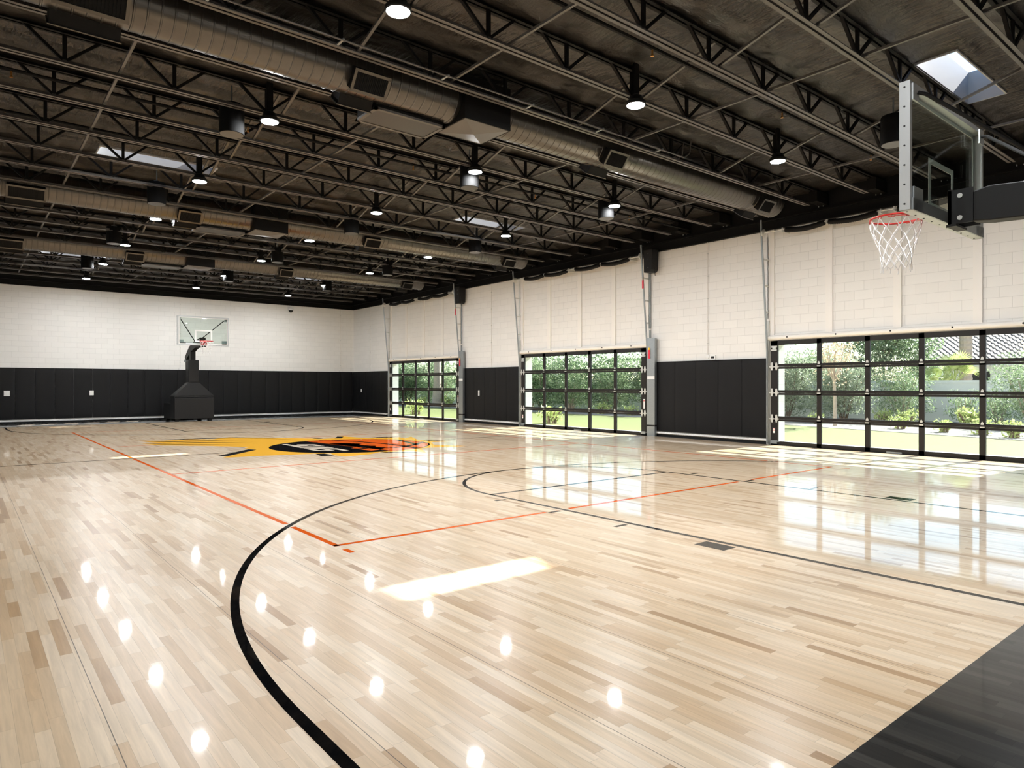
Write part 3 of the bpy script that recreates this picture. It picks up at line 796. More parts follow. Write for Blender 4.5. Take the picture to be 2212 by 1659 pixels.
# bridging between joists
br_h = [(1.556, 'leftmost line'), (4.95, 'left-centre line'), (8.42, 'right-centre line'), (12.30, 'rightmost line')]
ductb = [(7.40, 8.52), (15.97, 17.10), (22.05, 23.25)]
for x, lab in br_h:
    r = empty('bridging_angle', (x, JY[0], ZB+.05), 0, 'long thin steel bridging angle tying the joists, ' + lab, 'bridging')
    p = JY[0]
    for (d0, d1) in ductb + [(JY[-1], None)]:
        b = MB(); b.bar((0, p-JY[0], .03), (0, d0-JY[0], .03), .032, .032)
        b.build('angle_run', M['chord'], r); p = d1 if d1 else p
bm_ = MB(); bm_.bar((0, 0, .04), (0, -JS+.04, ZR-ZB-.05), .035, .03); brace = bm_.build('diagonal_brace', M['chord'])
bf = True
cnt = 0
for x, lab in ((3.62, 'left'), (7.25, 'middle'), (10.9, 'right')):
    for ji, y in enumerate(JY[1:], 1):
        if any(a_ < y-JS/2 < c_ for a_, c_ in ductb): continue
        o = brace if bf else brace.copy()
        if not bf: COL.objects.link(o)
        bf = False; o.location = (x, y, ZB)
        tag(o, 'slanting steel brace in the %s row, bracing the %s joist from the far wall' % (lab, ORD[len(JY)-1-ji]), 'brace', 'slanting roof braces')
# wall anchors: pairs of thin straps at each bay of the door wall
b = MB(); 
for s in (-.05, .05): b.bar((0, s, .25), (-.03, s, 0), .012, .012)
anc = b.build('strap_anchor', M['alu']); bf = True
for ji, y in enumerate(JY[:-1]):
    o = anc if bf else anc.copy()
    if not bf: COL.objects.link(o)
    bf = False; o.location = (WX-.06, y+.05, 5.40)
    tag(o, 'pair of thin strap anchors above the door wall, %s from the far wall' % ORD[len(JY)-2-ji], 'anchor', 'strap anchors along the door wall')
# conduits clipped under the roof, sprinkler pipe
r = empty('roof_conduit', (LX, J0+JS-.12, ZB-.03), 0, 'pair of thin conduits clipped under the joist beside the nearest duct', 'conduit')
for dy in (0, -.16):
    b = MB(); b.tube([(0, dy, 0), (11.2, dy, 0), (11.35, dy, .1), (11.4, dy, .35)], .011, 8); b.build('pipe', M['chord'], r, smooth=True)
for k in range(8):
    b = MB(); b.box(.8+1.4*k, -.18, .0, .825+1.4*k, .02, .016); b.build('clip', M['galv'], r)
for (y, lab) in ((10.9, 'above the middle of the court'), (12.6, 'farther over the court'), (5.3, 'near the camera')):
    r = empty('sprinkler_pipe', (LX, y, 5.50), 0, 'black sprinkler pipe along the roof, ' + lab, 'pipe')
    b = MB(); b.tube([(0.02, 0, 0), (WX-LX-.1, 0, 0)], .025, 8); b.build('pipe', M['steel'], r, smooth=True)
    for k in range(5):
        x = 2.2+3*k; b = MB(); b.tube([(x, 0, 0), (x, 0, -.07)], .012, 6); b.lathe([(.022, -.10), (.012, -.07)], (x, 0, 0), 8); b.build('sprinkler_head', M['brass'], r)

# ------------------------------------------------------------------ high-bay lamps
LP = empty('high_bay_lamp', (0,0,0))
b = MB(); b.lathe([(.125, 0), (.135, .01), (.135, .045), (.10, .075), (.085, .12), (.05, .14)], (0,0,0), 28); b.build('housing', M['blackp'], LP, smooth=True)
b = MB(); b.lathe([(.115, -.004), (.115, .002)], (0,0,0), 28); b.build('lens', M['lens'], LP)
b = MB(); b.box(-.045, -.02, .13, .045, .02, .60); b.build('hanger_post', M['steel'], LP)
b = MB(); b.tube([(0,0,.13), (0,0,.2)], .02, 8); b.build('hook', M['steel'], LP)
lx = (3.42, 7.05, 10.67); first = True
ly = [J0+JS*k for k in range(-3, 19, 3)]
for i, x in enumerate(lx):
    for j, y in enumerate(ly):
        o = LP if first else copy_tree(LP)
        first = False; o.location = (x, y-.09, 5.18)
        tag(o, 'round black high-bay lamp, %s row, %s from the far wall' % (('left', 'middle', 'right')[i], ORD[len(ly)-1-j]), 'ceiling lamp', 'high-bay lamps')
# ------------------------------------------------------------------ pendant cylinders (speakers)
SP = empty('pendant_speaker', (0,0,0))
b = MB(); b.lathe([(.17, 0), (.17, .40), (.16, .42)], (0,0,0), 28); b.build('drum_body', M['drum'], SP, smooth=True)
b = MB(); b.lathe([(.158, -.004), (.158, .004)], (0,0,0), 28); b.build('grille', M['duct'], SP)
b = MB(); b.tube([(0,0,.42), (0,0,.70)], .012, 6); b.box(-.06, -.02, .42, .06, .02, .46); b.build('hanging_rod', M['galv'], SP)
first = True
for j, y in enumerate((4.25, 10.05, 14.85, 19.7, 24.4)):
    for i, x in enumerate((3.0, 7.17, 10.78)):
        if j == 0 and i < 2: continue
        o = SP if first else copy_tree(SP)
        first = False; o.location = (x, y, 5.0)
        tag(o, 'black drum shaped pendant speaker under the roof, %s row, %s from the far wall' % (('left', 'middle', 'right')[i], ORD[4-j]), 'speaker', 'pendant speakers')

# ------------------------------------------------------------------ round ducts
def make_duct(y, idx):
    nm = ('nearest', 'middle', 'farthest')[idx]; zc = 5.40; R = .29
    r = empty('round_duct', (0, y, zc), 0, 'dark round spiral air duct under the roof, %s of three' % nm, 'air duct', 'round air ducts')
    def seg(x0, x1, name='duct_tube'):
        b = MB(); pts = []; rr = []; x = x0
        while x < x1 - .12:
            pts += [(x, 0, 0), (x+.105, 0, 0), (x+.11, 0, 0), (x+.122, 0, 0)]; rr += [R, R, R+.006, R+.006]; x += .127
        pts += [(x1, 0, 0)]; rr += [R]
        b.tube(pts, rr, 36, cap=True); b.build(name, M['duct'], r, smooth=True)
    seg(LX+.02, 5.35); seg(6.15, 13.85)
    b = MB(); b.box(5.35, -.36, -.32, 6.15, .36, .28); b.build('plenum_box', M['steel'], r)
    b = MB()
    c = (5.75, 0, -.36); q = [(5.37,-.34,-.32),(6.13,-.34,-.32),(6.13,.34,-.32),(5.37,.34,-.32)]
    b.add(q + [c], [(0,1,4),(1,2,4),(2,3,4),(3,0,4),(3,2,1,0)]); b.build('plenum_pan', M['chord'], r)
    # return grille hung beside the duct
    b = MB(); x0, x1, y0, y1 = 4.20, 5.30, .05, .62; z = -.36
    b.box(x0, y0, z, x1, y0+.05, z+.03); b.box(x0, y1-.05, z, x1, y1, z+.03); b.box(x0, y0, z, x0+.05, y1, z+.03); b.box(x1-.05, y0, z, x1, y1, z+.03)
    g = b.build('return_grille', M['chord'], r)
    b = MB(); b.box(x0+.05, y0+.05, z+.006, x1-.05, y1-.05, z+.012); b.build('filter_mesh', M['filt'], g)
    b = MB(); b.box(x0+.02, y0+.02, z+.03, x1-.02, y1-.02, z+.30); b.build('return_box', M['steel'], g)
    for (xr, w) in ((.98, .62), (3.95, .46), (8.45, .44), (13.1, .42)):
        for s in (-1, 1):
            a = s*math.radians(52); ny, nz = math.sin(a), -math.cos(a)
            if s > 0: a = math.radians(38); ny, nz = math.sin(a), -math.cos(a)
            ty, tz = -nz, ny
            h = .125; d0, d1 = R-.04, R+.11
            def pt(u, v, d): return (xr+u, ny*d+ty*v, nz*d+tz*v)
            b = MB()
            vs = [pt(-w/2,-h,d0), pt(w/2,-h,d0), pt(w/2,h,d0), pt(-w/2,h,d0), pt(-w/2,-h,d1), pt(w/2,-h,d1), pt(w/2,h,d1), pt(-w/2,h,d1)]
            b.add(vs, [(3,2,1,0),(4,5,6,7),(0,1,5,4),(1,2,6,5),(2,3,7,6),(3,0,4,7)])
            rg = b.build('supply_register', M['steel'], r)
            b = MB()
            for (u0, u1, v0, v1) in ((-w/2-.015, w/2+.015, -h-.015, -h+.02), (-w/2-.015, w/2+.015, h-.02, h+.015), (-w/2-.015, -w/2+.02, -h, h), (w/2-.02, w/2+.015, -h, h)):
                vs = [pt(u0,v0,d1), pt(u1,v0,d1), pt(u1,v1,d1), pt(u0,v1,d1), pt(u0,v0,d1+.012), pt(u1,v0,d1+.012), pt(u1,v1,d1+.012), pt(u0,v1,d1+.012)]
                b.add(vs, [(3,2,1,0),(4,5,6,7),(0,1,5,4),(1,2,6,5),(2,3,7,6),(3,0,4,7)])
            b.build('register_frame', M['duct'], rg)
            b = MB(); nb = 18
            for k in range(nb):
                u = -w/2+.03+(w-.06)*k/(nb-1); b.bar(pt(u, -h+.02, d1+.004), pt(u, h-.02, d1+.004), .006, .01)
            b.build('register_blades', M['steel'], rg)
for i, y in enumerate((7.96, 16.53, 22.66)): make_duct(y, i)

# ------------------------------------------------------------------ basketball goal (front of board at local y=0, rim towards +y)
def goal():
    G = empty('basketball_goal', (0,0,0))
    bw, z0, z1 = .914, 2.90, 3.99
    b = MB()
    f = .045; dp = -.085
    b.box(-bw, dp, z0, -bw+f, .0, z1); b.box(bw-f, dp, z0, bw, .0, z1); b.box(-bw, dp, z1-f, bw, 0, z1); b.box(-bw, dp, z0, bw, 0, z0+f)
    for k in range(9):
        pass
    board = b.build('backboard_frame', M['alu'], G)
    b = MB(); b.lathe([(.008, -.003), (.008, .003)], (0,0,0), 8); bolt = None
    for s in (-1, 1):
        for k in range(7):
            if bolt is None: o_ = bolt = b.build('frame_bolt', M['blackp'], G)
            else: o_ = bolt.copy(); COL.objects.link(o_)
            o_.location = (s*(bw+.001), -.042, z0+.05+(z1-z0-.1)*k/6); o_.rotation_euler = (0, PI/2, 0)
    for k in range(10):
        o_ = bolt.copy(); COL.objects.link(o_); o_.location = (-bw+.08+(2*bw-.16)*k/9, -.03, z0-.001); o_.rotation_euler = (0, 0, 0)
    b = MB(); b.box(-bw+.02, -.030, z0+.02, bw-.02, -.016, z1-.02); b.build('backboard_glass', M['bglass'], G)
    b = MB(); w = .045; e = .0
    def rect(x0, za, x1, zb, w):
        b.box(x0, -.015, za, x1, -.011, za+w); b.box(x0, -.015, zb-w, x1, -.011, zb); b.box(x0, -.015, za+w, x0+w, -.011, zb-w); b.box(x1-w, -.015, za+w, x1, -.011, zb-w)
    rect(-.305, 3.05-.02, .305, 3.05+.43, .05); rect(-bw+.046, z0+.046, bw-.046, z1-.046, .03); b.build('target_square', M['white'], G)
    b = MB(); b.box(-bw+.03, -.10, z0, bw-.03, -.086, z0+.10)
    for s in (-1, 1):
        b.box(s*(bw-.05), -.10, z0, s*(bw-.24), -.087, z0+.20)
    b.build('lower_bracket', M['galv'], G)
    b = MB()
    for s in (-1, 1):
        b.box(s*(bw-.03), -.10, z1-.16, s*(bw-.15), -.087, z1-.02)
    b.build('corner_bracket', M['alu'], G)
    # rim
    b = MB(); rc = (0, .38, 3.048); n = 40
    b.tube([(rc[0]+.2286*math.cos(2*PI*k/n), rc[1]+.2286*math.sin(2*PI*k/n), rc[2]) for k in range(n)], .0095, 8, closed=True)
    b.prism([(-.22, .42-.05), (-.09, .17), (.09, .17), (.22, .37), (.22, .335), (.11, .0), (-.11, .0), (-.22, .335)], 3.028, 3.034)
    b.box(-.10, 0, 2.93, .10, .018, 3.06); b.prism([(0.018, 2.94), (.16, 3.03), (.018, 3.03)], -.09, -.08, None, 'YZ'); b.prism([(0.018, 2.94), (.16, 3.03), (.018, 3.03)], .08, .09, None, 'YZ')
    b.box(-.10, .0, 3.03, .10, .16, 3.045)
    rim = b.build('rim', M['red'], G)
    b = MB()
    for k in range(12):
        a = 2*PI*(k+.5)/12; x, y = rc[0]+.232*math.cos(a), rc[1]+.232*math.sin(a)
        tx, ty = -math.sin(a)*.018, math.cos(a)*.018
        b.tube([(x-tx, y-ty, 3.04), (x-tx*.6, y-ty*.6, 3.022), (x+tx*.6, y+ty*.6, 3.022), (x+tx, y+ty, 3.04)], .0035, 5)
    b.build('net_hook', M['red'], rim)
    # net
    b = MB(); rows = [(.2286, 3.03), (.215, 2.93), (.185, 2.84), (.158, 2.76), (.14, 2.69), (.128, 2.625), (.135, 2.57)]
    nr = random.Random(5)
    P = []
    for i, (r_, z) in enumerate(rows):
        row = []
        for k in range(12):
            a = 2*PI*(k + (.5 if i % 2 == 0 else 0))/12; j = nr.uniform(-.006, .006)
            row.append(Vector((rc[0]+(r_+j)*math.cos(a), rc[1]+(r_+j)*math.sin(a), z+nr.uniform(-.008, .008) if i else z)))
        P.append(row)
    for i in range(len(rows)-1):
        for k in range(12):
            for dk in (0, 1):
                j = (k+dk) % 12 if i % 2 == 0 else (k-dk) % 12
                A, B_ = P[i][k], P[i+1][j]; mid = (A+B_)/2 + Vector((nr.uniform(-.004,.004), nr.uniform(-.004,.004), -.006))
                b.tube([A, mid, B_], .0048, 5, cap=False)
    for k in range(12):
        A = P[-1][k]; B_ = A + Vector((0, 0, -.045)); b.tube([A, (A+B_)/2 + Vector((.006, 0, 0)), B_], .0048, 5)
    b.build('net', M['net'], G, smooth=True)
    # arm and braces
    b = MB(); b.box(-.10, -.13, 2.86, .10, -.101, 3.20)
    b.box(-.14, -.18, 2.855, .14, -.10, 2.875)
    for s in (-1, 1): b.box(s*.10, -.30, 2.88, s*.088, -.1, 3.19)
    b.build('mounting_plate', M['blackp'], G)
    b = MB()
    for s in (-1, 1):
        for z in (2.93, 3.13): b.lathe([(.022, -.006), (.022, .006)], (0,0,0), 8); o0 = len(b.v)-16; \
            [b.v.__setitem__(o0+j, (s*.108+b.v[o0+j][2], -.2+b.v[o0+j][0], z+b.v[o0+j][1])) for j in range(16)]
    b.build('plate_bolt', M['galv_l'], G)
    b = MB()
    b.prism([(-.28, 2.89), (-.28, 3.15), (-.42, 3.18), (-1.0, 3.13), (-1.78, 2.93), (-2.46, 2.54), (-2.32, 2.40), (-1.66, 2.68), (-1.0, 2.84), (-.42, 2.87)], -.085, .085, None, 'YZ')
    b.build('boom_arm', M['blackp'], G, bevel=.01)
    for s in (-1, 1):
        b = MB(); b.tube([(s*(bw-.10), -.11, z1-.09), (s*(bw-.14), -.16, z1-.11), (s*.07, -1.0, 3.12)], .017, 8); b.build('brace_rod', M['blackp'], G, smooth=True)
    b = MB(); b.box(-.09, -1.72, 2.30, .09, -1.50, 2.78); b.build('mast', M['blackp'], G)
    b = MB(); b.box(-.19, -1.78, 1.52, .19, -1.40, 2.40); b.build('mast_pad', M['padgrey'], G, bevel=.02)
    b = MB(); b.frustum((-.715, -2.0, .715, -1.32, 1.0), (-.19, -1.80, .19, -1.38, 1.52)); b.box(-.715, -2.0, .93, .715, -1.32, 1.0); b.build('shroud_pad', M['padgrey'], G, bevel=.012)
    b = MB(); b.box(-.06, -2.42, .9, .06, -2.28, 2.36); b.build('rear_post', M['vinyl'], G, bevel=.01)
    b = MB(); b.box(-.095, -2.47, 2.34, .095, -2.25, 2.44); b.build('post_clamp', M['galv'], G)
    b = MB(); b.box(-.72, -1.95, .10, .72, -1.27, .925); b.build('front_pad', M['padgrey'], G, bevel=.02)
    b = MB(); b.box(-.70, -3.15, .08, .70, -1.95, .70); b.box(-.5, -3.1, .70, .5, -1.95, .78); b.build('weight_base', M['blackp'], G, bevel=.015)
    for sx in (-.6, .6):
        for sy in (-1.45, -2.95):
            b = MB(); b.box(sx-.06, sy-.09, 0, sx+.06, sy+.09, .11); b.build('foot', M['blackp'], G)
    return G
G = goal()
tag(G, 'portable glass basketball goal seen close from behind at upper right', 'basketball goal', 'basketball goals')
G.location = (7.12, 2.40, 0)
G2 = copy_tree(G)
G2.location = (7.06, 27.05, 0); G2.rotation_euler = (0, 0, PI)
tag(G2, 'portable glass basketball goal on black padded base by the far wall', 'basketball goal', 'basketball goals')
b = MB(); b.box(.62, -.010, 2.965, .82, -.0095, 2.99); b.box(-.83, -.010, 2.965, -.66, -.0095, 3.0)
b.build('maker_sticker', M['p_grey'], G2)

# ------------------------------------------------------------------ outdoors
b = MB(); b.box(WX+T, -30, -.12, 16.5, 70, -.03); tag(b.build('concrete_apron', M['concrete']), 'pale concrete strip outside the glazed doors', kind='structure')
b = MB(); pts = [(16.5, -30), (21.0, -30), (21.3, 5), (23.2, 12.9), (23.7, 22), (23.9, 40), (24.2, 70), (16.5, 70)]
b.prism(pts, -.12, -.035); tag(b.build('lawn', M['lawn']), 'bright mown lawn outside the doors', 'lawn', kind='stuff')
b = MB(); b.prism([(21.0, -30), (60, -30), (60, 90), (24.2, 90), (24.2, 70), (23.9, 40), (23.7, 22), (23.2, 12.9), (21.3, 5)], -.14, -.02); tag(b.build('gravel_bed', M['gravel']), 'stony planting bed behind the lawn', 'gravel', kind='stuff')
b = MB(); b.box(30, -30, -.1, 30.2, 70, 1.50); b.box(29.97, -30, 1.50, 30.23, 70, 1.6)
for y in range(-28, 70, 5): b.box(29.96, y, -.1, 30.24, y+.4, 1.62)
tag(b.build('garden_wall', M['gwall']), 'low cream stucco garden wall across the planting bed', 'garden wall')

def leaves(mb, n, cx, cy, cz, rx, ry, rz, ls, asp, rnd, shell=.55, up=0.0):
    for _ in range(n):
        while True:
            p = Vector((rnd.uniform(-1,1), rnd.uniform(-1,1), rnd.uniform(-1,1))); l = p.length
            if 0.15 < l <= 1: break
        p = p/l*(shell + (1-shell)*rnd.random()**.6) if rnd.random() < .75 else p
        k = 1 + .22*math.sin(p.x*7+cx)*math.sin(p.y*6+cy)+.15*math.sin(p.z*9+cx*3)
        c = Vector((cx+p.x*rx*k, cy+p.y*ry*k, max(.03, cz+p.z*rz*k)))
        d = Vector((rnd.gauss(0,1), rnd.gauss(0,1), rnd.gauss(up,1))).normalized()
        w = d.cross(Vector((rnd.gauss(0,1), rnd.gauss(0,1), rnd.gauss(0,1)))).normalized()
        L = ls*rnd.uniform(.6, 1.3); a = L*asp
        mb.add([c-d*L/2, c+w*a/2, c+d*L/2, c-w*a/2], [(0,1,2,3)])
def shrub_proto(seed, mat, n, ls, asp, h, r, stems=7, bark='bark_d', trunk=False, up=0.0):
    rnd = random.Random(seed); S = empty('garden_shrub')
    b = MB()
    nb = 12
    for k in range(nb):
        a = k*2.4+rnd.uniform(-.4,.4); rr = r*rnd.uniform(.15, .62); z = h*(.18 + .62*(k+.5)/nb) if not trunk else h*rnd.uniform(.55, .85)
        leaves(b, n//nb, rr*math.cos(a), rr*math.sin(a), z, r*rnd.uniform(.4, .6), r*rnd.uniform(.4, .6), h*rnd.uniform(.16, .24), ls, asp, rnd, up=up)
    b.build('foliage', M[mat], S, fixn=False)
    b = MB()
    if trunk:
        b.tube([(0,0,-.05), (.03,.02,h*.3), (.0,.05,h*.55), (.05,0,h*.8)], [.07,.055,.045,.02], 8)
        for k in range(6):
            a = 2*PI*k/6; b.tube([(0,.03,h*.42+.06*k), (r*.4*math.cos(a), r*.4*math.sin(a), h*.68), (r*.6*math.cos(a), r*.6*math.sin(a), h*.85)], [.03,.018,.008], 6)
        b.build('trunk', M[bark], S, smooth=True)
    else:
        for k in range(stems):
            a = 2*PI*k/stems+rnd.uniform(-.3,.3); q = r*rnd.uniform(.3,.6)
            b.tube([(.08*math.cos(a), .08*math.sin(a), -.05), (q*.5*math.cos(a), q*.5*math.sin(a), h*.3), (q*math.cos(a), q*math.sin(a), h*.65)], [.035,.025,.012], 6)
        b.build('stems', M[bark], S, smooth=True)
    return S
SH_ = dict(
    ole=shrub_proto(1, 'leaf_o', 7000, .15, .20, 3.0, 1.5, 10, 'bark'),
    dark=shrub_proto(2, 'leaf_d', 8000, .15, .38, 3.6, 1.7, 6),
    dark2=shrub_proto(6, 'leaf_o', 7500, .14, .34, 3.6, 1.6, 6),
    grey=shrub_proto(3, 'leaf_g', 11000, .14, .28, 3.0, 1.6, 8),
    tree=shrub_proto(4, 'leaf_d', 9000, .17, .42, 6.0, 2.4, trunk=True),
    orange=shrub_proto(5, 'leaf_b', 750, .11, .5, 3.4, .9, trunk=True, bark='bark'),
    small=shrub_proto(8, 'leaf_o', 900, .16, .17, 1.3, .6, 8, 'bark', up=1.2),
    low=shrub_proto(9, 'leaf_y', 300, .09, .5, .45, .38, 5))
fst = set()
def plant(kind, x, y, s, rz, label, cat='shrub', group=None, sz=None, name=None):
    p = SH_[kind]
    o = p if kind not in fst else copy_tree(p)
    fst.add(kind); o.location = (x, y, -.03); o.rotation_euler = (0,0,rz); o.scale = (s, s, sz or s)
    if name: o.name = name
    tag(o, label, cat, group)
    return o
pr = random.Random(12)
k = 0
for (x, y, kd, s, sz) in [(27.2, 20.5, 'dark2', 1.0, 1.1), (27.6, 22.6, 'dark', 1.05, 1.2), (26.6, 24.3, 'dark2', .95, .95), (27.6, 25.6, 'dark', 1.15, 1.25), (26.3, 27.2, 'ole', 1.0, 1.05), (27.5, 28.6, 'dark', 1.2, 1.2), (26.8, 30.2, 'dark2', 1.05, 1.1), (27.4, 31.9, 'dark', 1.1, 1.3), (26.5, 33.4, 'ole', 1.1, 1.2), (27.3, 35.2, 'dark2', 1.2, 1.3)]:
    plant(kd, x, y, s, pr.uniform(0, 6), 'leafy green shrub in the bed seen through the middle door, %s from the right' % ORD[k], 'shrub', 'shrubs behind the middle door', sz*.80, 'garden_shrub'); k += 1
k = 0
for (x, y, kd, s, sz) in [(27.5, 37.6, 'dark', 1.2, 1.3), (26.2, 40.3, 'ole', 1.15, 1.2), (27.2, 42.3, 'dark2', 1.3, 1.4), (26.0, 44.3, 'dark', 1.15, 1.2), (27.2, 46.5, 'dark2', 1.3, 1.4), (26.2, 48.7, 'ole', 1.2, 1.2), (27.2, 51, 'dark', 1.4, 1.4)]:
    plant(kd, x, y, s, pr.uniform(0, 6), 'leafy green shrub in the bed seen through the farthest door, %s from the right' % ORD[k], 'shrub', 'shrubs behind the farthest door', sz*.78, 'garden_shrub'); k += 1
plant('grey', 27.8, 15.3, 1.0, .4, 'grey-green bushy shrub at the left edge of the nearest door view', 'shrub', sz=1.08, name='garden_shrub')
plant('grey', 27.9, 12.9, 1.0, 2.0, 'grey-green bushy shrub behind the slim orange-leaved tree', 'shrub', sz=1.0, name='garden_shrub')
plant('grey', 28.0, 17.8, 1.1, 3.1, 'grey-green bushy shrub hidden left of the nearest door view', 'shrub', sz=.95, name='garden_shrub')
plant('ole', 28.2, 10.8, .85, .3, 'pale green many-stemmed shrub in the centre of the nearest door view', 'shrub', sz=.80, name='garden_shrub')
plant('tree', 33.5, 13.6, .95, .5, 'dense dark green tree standing behind the garden wall', 'tree', name='garden_tree')
plant('dark2', 33.0, 16.6, 1.1, 1.0, 'leafy shrub behind the garden wall at the left edge of the nearest door view', 'shrub', sz=1.0, name='garden_shrub')
plant('grey', 32.6, 14.6, 1.1, 4.0, 'pale grey-green shrub rising behind the wall, left of the slim orange-leaved tree', 'shrub', sz=.95, name='garden_shrub')
plant('dark2', 33.5, 11.9, .9, 1.0, 'leafy shrub behind the wall between dark tree and fan palm', 'shrub', sz=.9, name='garden_shrub')
plant('orange', 23.9, 11.35, 1.0, 0, 'slim young tree with sparse orange leaves in the gravel', 'tree', name='young_tree')
plant('small', 28.4, 8.75, 1.05, .2, 'small upright shrub against the wall, beneath the fan palm', 'shrub', name='small_shrub')
plant('small', 28.5, 7.75, 1.0, 1.7, 'small upright shrub against the wall, right of the fan palm', 'shrub', name='small_shrub')
plant('ole', 27.6, 6.55, .85, 2.0, 'large green shrub at the right edge of the nearest door view', 'shrub', sz=.9, name='garden_shrub')
plant('orange', 31.5, 6.9, 1.15, 1.0, 'tree with sparse orange leaves beyond the wall at the right edge', 'tree', name='young_tree')
for i, (x, y, s) in enumerate([(23.9, 9.2, 1.1), (23.2, 7.7, 1.0), (22.9, 6.6, 1.2), (26.3, 9.9, 1.4), (27.0, 8.2, 1.7), (26.8, 10.9, 1.3), (24.7, 12.4, 1.0), (24.6, 14.0, 1.1), (22.3, 5.7, 1.2), (24.9, 23.5, 1.4), (24.6, 21.4, 1.2), (24.6, 37.0, 1.8), (24.4, 39.8, 1.6), (17.3, 18.9, 1.6), (17.4, 28.9, 1.8)]):
    plant('low', x, y, s, i, 'low yellow-green plant in the bed, %s of those outside counted from nearest-door left' % ORD[i] if False else 'low yellow-green ground plant ' + ['left of centre in the nearest door view', 'at the lawn edge in the centre of the nearest door view', 'at the lawn edge under the fan palm', 'beneath the pale many-stemmed shrub', 'below the small upright shrubs', 'at the foot of the pale many-stemmed shrub, left', 'right of the slim orange-leaved tree', 'left of the slim orange-leaved tree', 'at the lawn edge at the right side', 'at the lawn edge in the middle door view', 'at the lawn edge at the right of the middle door view', 'right of the thick pale trunk', 'left of the thick pale trunk', 'outside the left jamb of the middle door', 'outside the left jamb of the farthest door'][i], 'ground plant', 'low plants in the gravel', name='ground_plant')
# thick pale trunk beyond the farthest door
r = empty('tall_tree', (24.6, 38.2, 0), 0, 'tall tree with thick pale trunk seen through the farthest door', 'tree')
b = MB(); b.tube([(0,0,-.1), (0,.0,.4), (-.02,-.08,1.2), (-.05,-.12,3), (-.1,-.1,6.5), (-.2,0,9)], [.42,.33,.27,.23,.2,.12], 14); b.build('trunk', M['bark'], r, smooth=True)
b = MB()
rnd = random.Random(21)
for k in range(7): leaves(b, 700, rnd.uniform(-1.6,1.6), rnd.uniform(-1.6,1.6), 8+rnd.uniform(-1,1.2), 1.2, 1.2, .8, .2, .35, rnd)
b.build('foliage', M['leaf_d'], r, fixn=False)
# fan palm and palm trunk
r = empty('fan_palm', (31.6, 10.1, 0), 0, 'yellow-green fan palm rising over the garden wall', 'palm')
b = MB(); b.tube([(0,0,-.1), (0,0,1.5)], [.16,.13], 10); b.build('trunk', M['bark_d'], r)
b = MB(); rnd = random.Random(33)
for k in range(26):
    a = rnd.uniform(0, 2*PI); el = rnd.uniform(.0, 1.4); L = rnd.uniform(.5, .85)
    d = Vector((math.cos(a)*math.cos(el), math.sin(a)*math.cos(el), math.sin(el))); h0 = Vector((0,0,1.5)); c = h0 + d*L
    b.tube([h0, c], .012, 4)
    s_ = d.cross(Vector((0,0,1))).normalized(); s_ = (Matrix.Rotation(rnd.uniform(-1.3,1.3), 3, d) @ s_); u_ = s_.cross(d)
    for q in range(-9, 10):
        t = q/9*1.25; f = (d*math.cos(t)+s_*math.sin(t)).normalized(); ln = .72*(1-.25*abs(t)); w_ = f.cross(u_).normalized()*.022
        m_ = c+f*ln*.6+u_*.02; e_ = c+f*ln - Vector((0,0,.10))
        b.add([c, m_-w_, e_, m_+w_], [(0,1,2,3)])
b.build('fan_leaves', M['leaf_y'], r, fixn=False)
r = empty('palm_tree', (35.0, 10.75, 0), 0, 'tall palm with rough brown trunk in front of the tiled roof', 'palm')
b = MB(); pts = []; rr = []
for k in range(60): pts.append((0,0,-.1+k*.12)); rr.append(.24+.03*(k % 2))
b.tube(pts, rr, 12); b.build('trunk', M['bark'], r)
b = MB()
for k in range(16):
    a = 2*PI*k/16; b.tube([(0,0,7), (math.cos(a)*.9, math.sin(a)*.9, 7.5), (math.cos(a)*1.8, math.sin(a)*1.8, 6.9)], [.05,.03,.01], 4)
b.build('fronds', M['leaf_o'], r)
# neighbour's house with tiled roof
H_ = empty('neighbour_house', (41, 2, 0), 0, 'pale house with a clay tile roof beyond the garden wall', 'house')
b = MB(); b.box(0, -22, -.1, 10, 12.5, 2.75); b.build('house_wall', M['gwall'], H_)
b = MB(); b.box(-.7, -22.6, 2.42, -.55, 13.1, 2.66); b.build('fascia', M['white'], H_)
b = MB()
nu = 500; rows_ = 22; y0_, y1_ = -22.7, 13.2; prev = None
for r_ in range(rows_):
    for e_ in (0, 1):
        sl = (r_ + (e_ if e_ == 0 else .98))*.42; zz = 2.66 + sl*.36 + (.05 if e_ == 0 else 0)
        row = []
        for i in range(nu+1):
            y = y0_+(y1_-y0_)*i/nu; ph = y/.29*2*PI
            row.append((-.75+sl, y, zz+.08*math.cos(ph)))
        o0 = len(b.v); b.v += row
        if prev is not None:
            for i in range(nu): b.f.append([prev+i, prev+i+1, o0+i+1, o0+i]); b.m.append(0)
        prev = o0
b.build('tile_roof', M['tile'], H_, fixn=False)
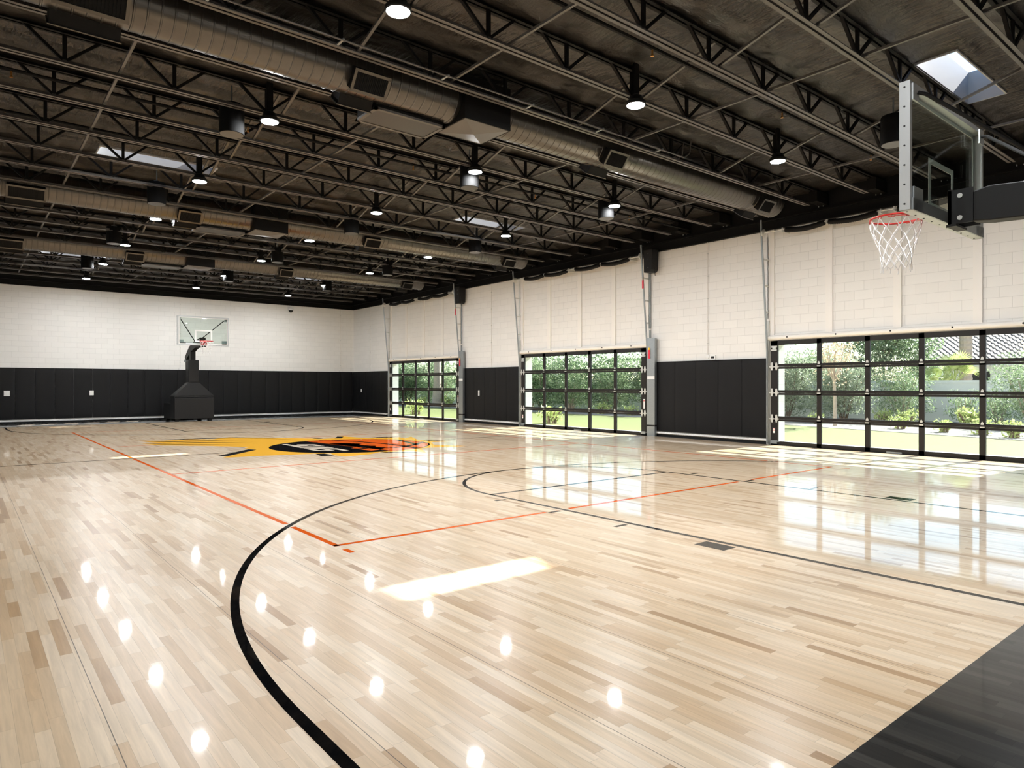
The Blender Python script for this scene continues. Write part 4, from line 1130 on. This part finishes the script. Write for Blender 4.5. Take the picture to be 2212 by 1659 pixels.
for k, (y, w) in enumerate(((6.2, 1.0), (9.5, 1.4))):
    b = MB(); b.box(-.03, y, 1.0, 0, y+w, 2.1); b.build('window', M['blackp'], H_)

# ------------------------------------------------------------------ light
w = bpy.data.worlds.new('W'); scn.world = w; w.use_nodes = True; nt = w.node_tree
bg = nt.nodes['Background']; sk = nt.nodes.new('ShaderNodeTexSky'); sk.sky_type = 'NISHITA'; sk.sun_disc = False
SUN = Vector((1.345, -.115, 1.0)).normalized()
sk.sun_elevation = math.asin(SUN.z); sk.sun_rotation = math.atan2(SUN.x, SUN.y)
sk.air_density = 1.0; sk.dust_density = 0.3; sk.ozone_density = 1.0
nt.links.new(sk.outputs[0], bg.inputs[0]); bg.inputs[1].default_value = 0.33
sd = bpy.data.lights.new('sun', 'SUN'); sd.energy = 24.0; sd.angle = math.radians(.53); sd.color = (1.0, .975, .94)
so = bpy.data.objects.new('sun', sd); COL.objects.link(so); so.rotation_euler = SUN.to_track_quat('Z', 'Y').to_euler(); so.location = (40, -5, 30)

# ------------------------------------------------------------------ camera
cd = bpy.data.cameras.new('camera'); cam = bpy.data.objects.new('camera', cd); COL.objects.link(cam)
cd.sensor_width = 36; cd.sensor_fit = 'HORIZONTAL'; cd.lens = 1462.95/2212*36; cd.shift_y = 2.4/2212; cd.clip_end = 500; cd.clip_start = .05
cam.location = (0, 0, 1.4134); cam.rotation_euler = (PI/2, 0, -math.radians(39.103))
scn.camera = cam
vs_ = scn.view_settings; vs_.view_transform = 'Standard'; vs_.look = 'None'; vs_.gamma = 1; vs_.exposure = 0.0
try: vs_.use_curve_mapping = False
except Exception: pass
scn.display_settings.display_device = 'sRGB'
scn.cycles.max_bounces = 8; scn.cycles.diffuse_bounces = 4; scn.cycles.glossy_bounces = 3; scn.cycles.transparent_max_bounces = 10
scn.cycles.use_adaptive_sampling = True; scn.cycles.adaptive_threshold = 0.07; scn.cycles.adaptive_min_samples = 16
scn.cycles.sample_clamp_indirect = 6.0; scn.cycles.caustics_reflective = False; scn.cycles.caustics_refractive = False
scn.cycles.use_denoising = True
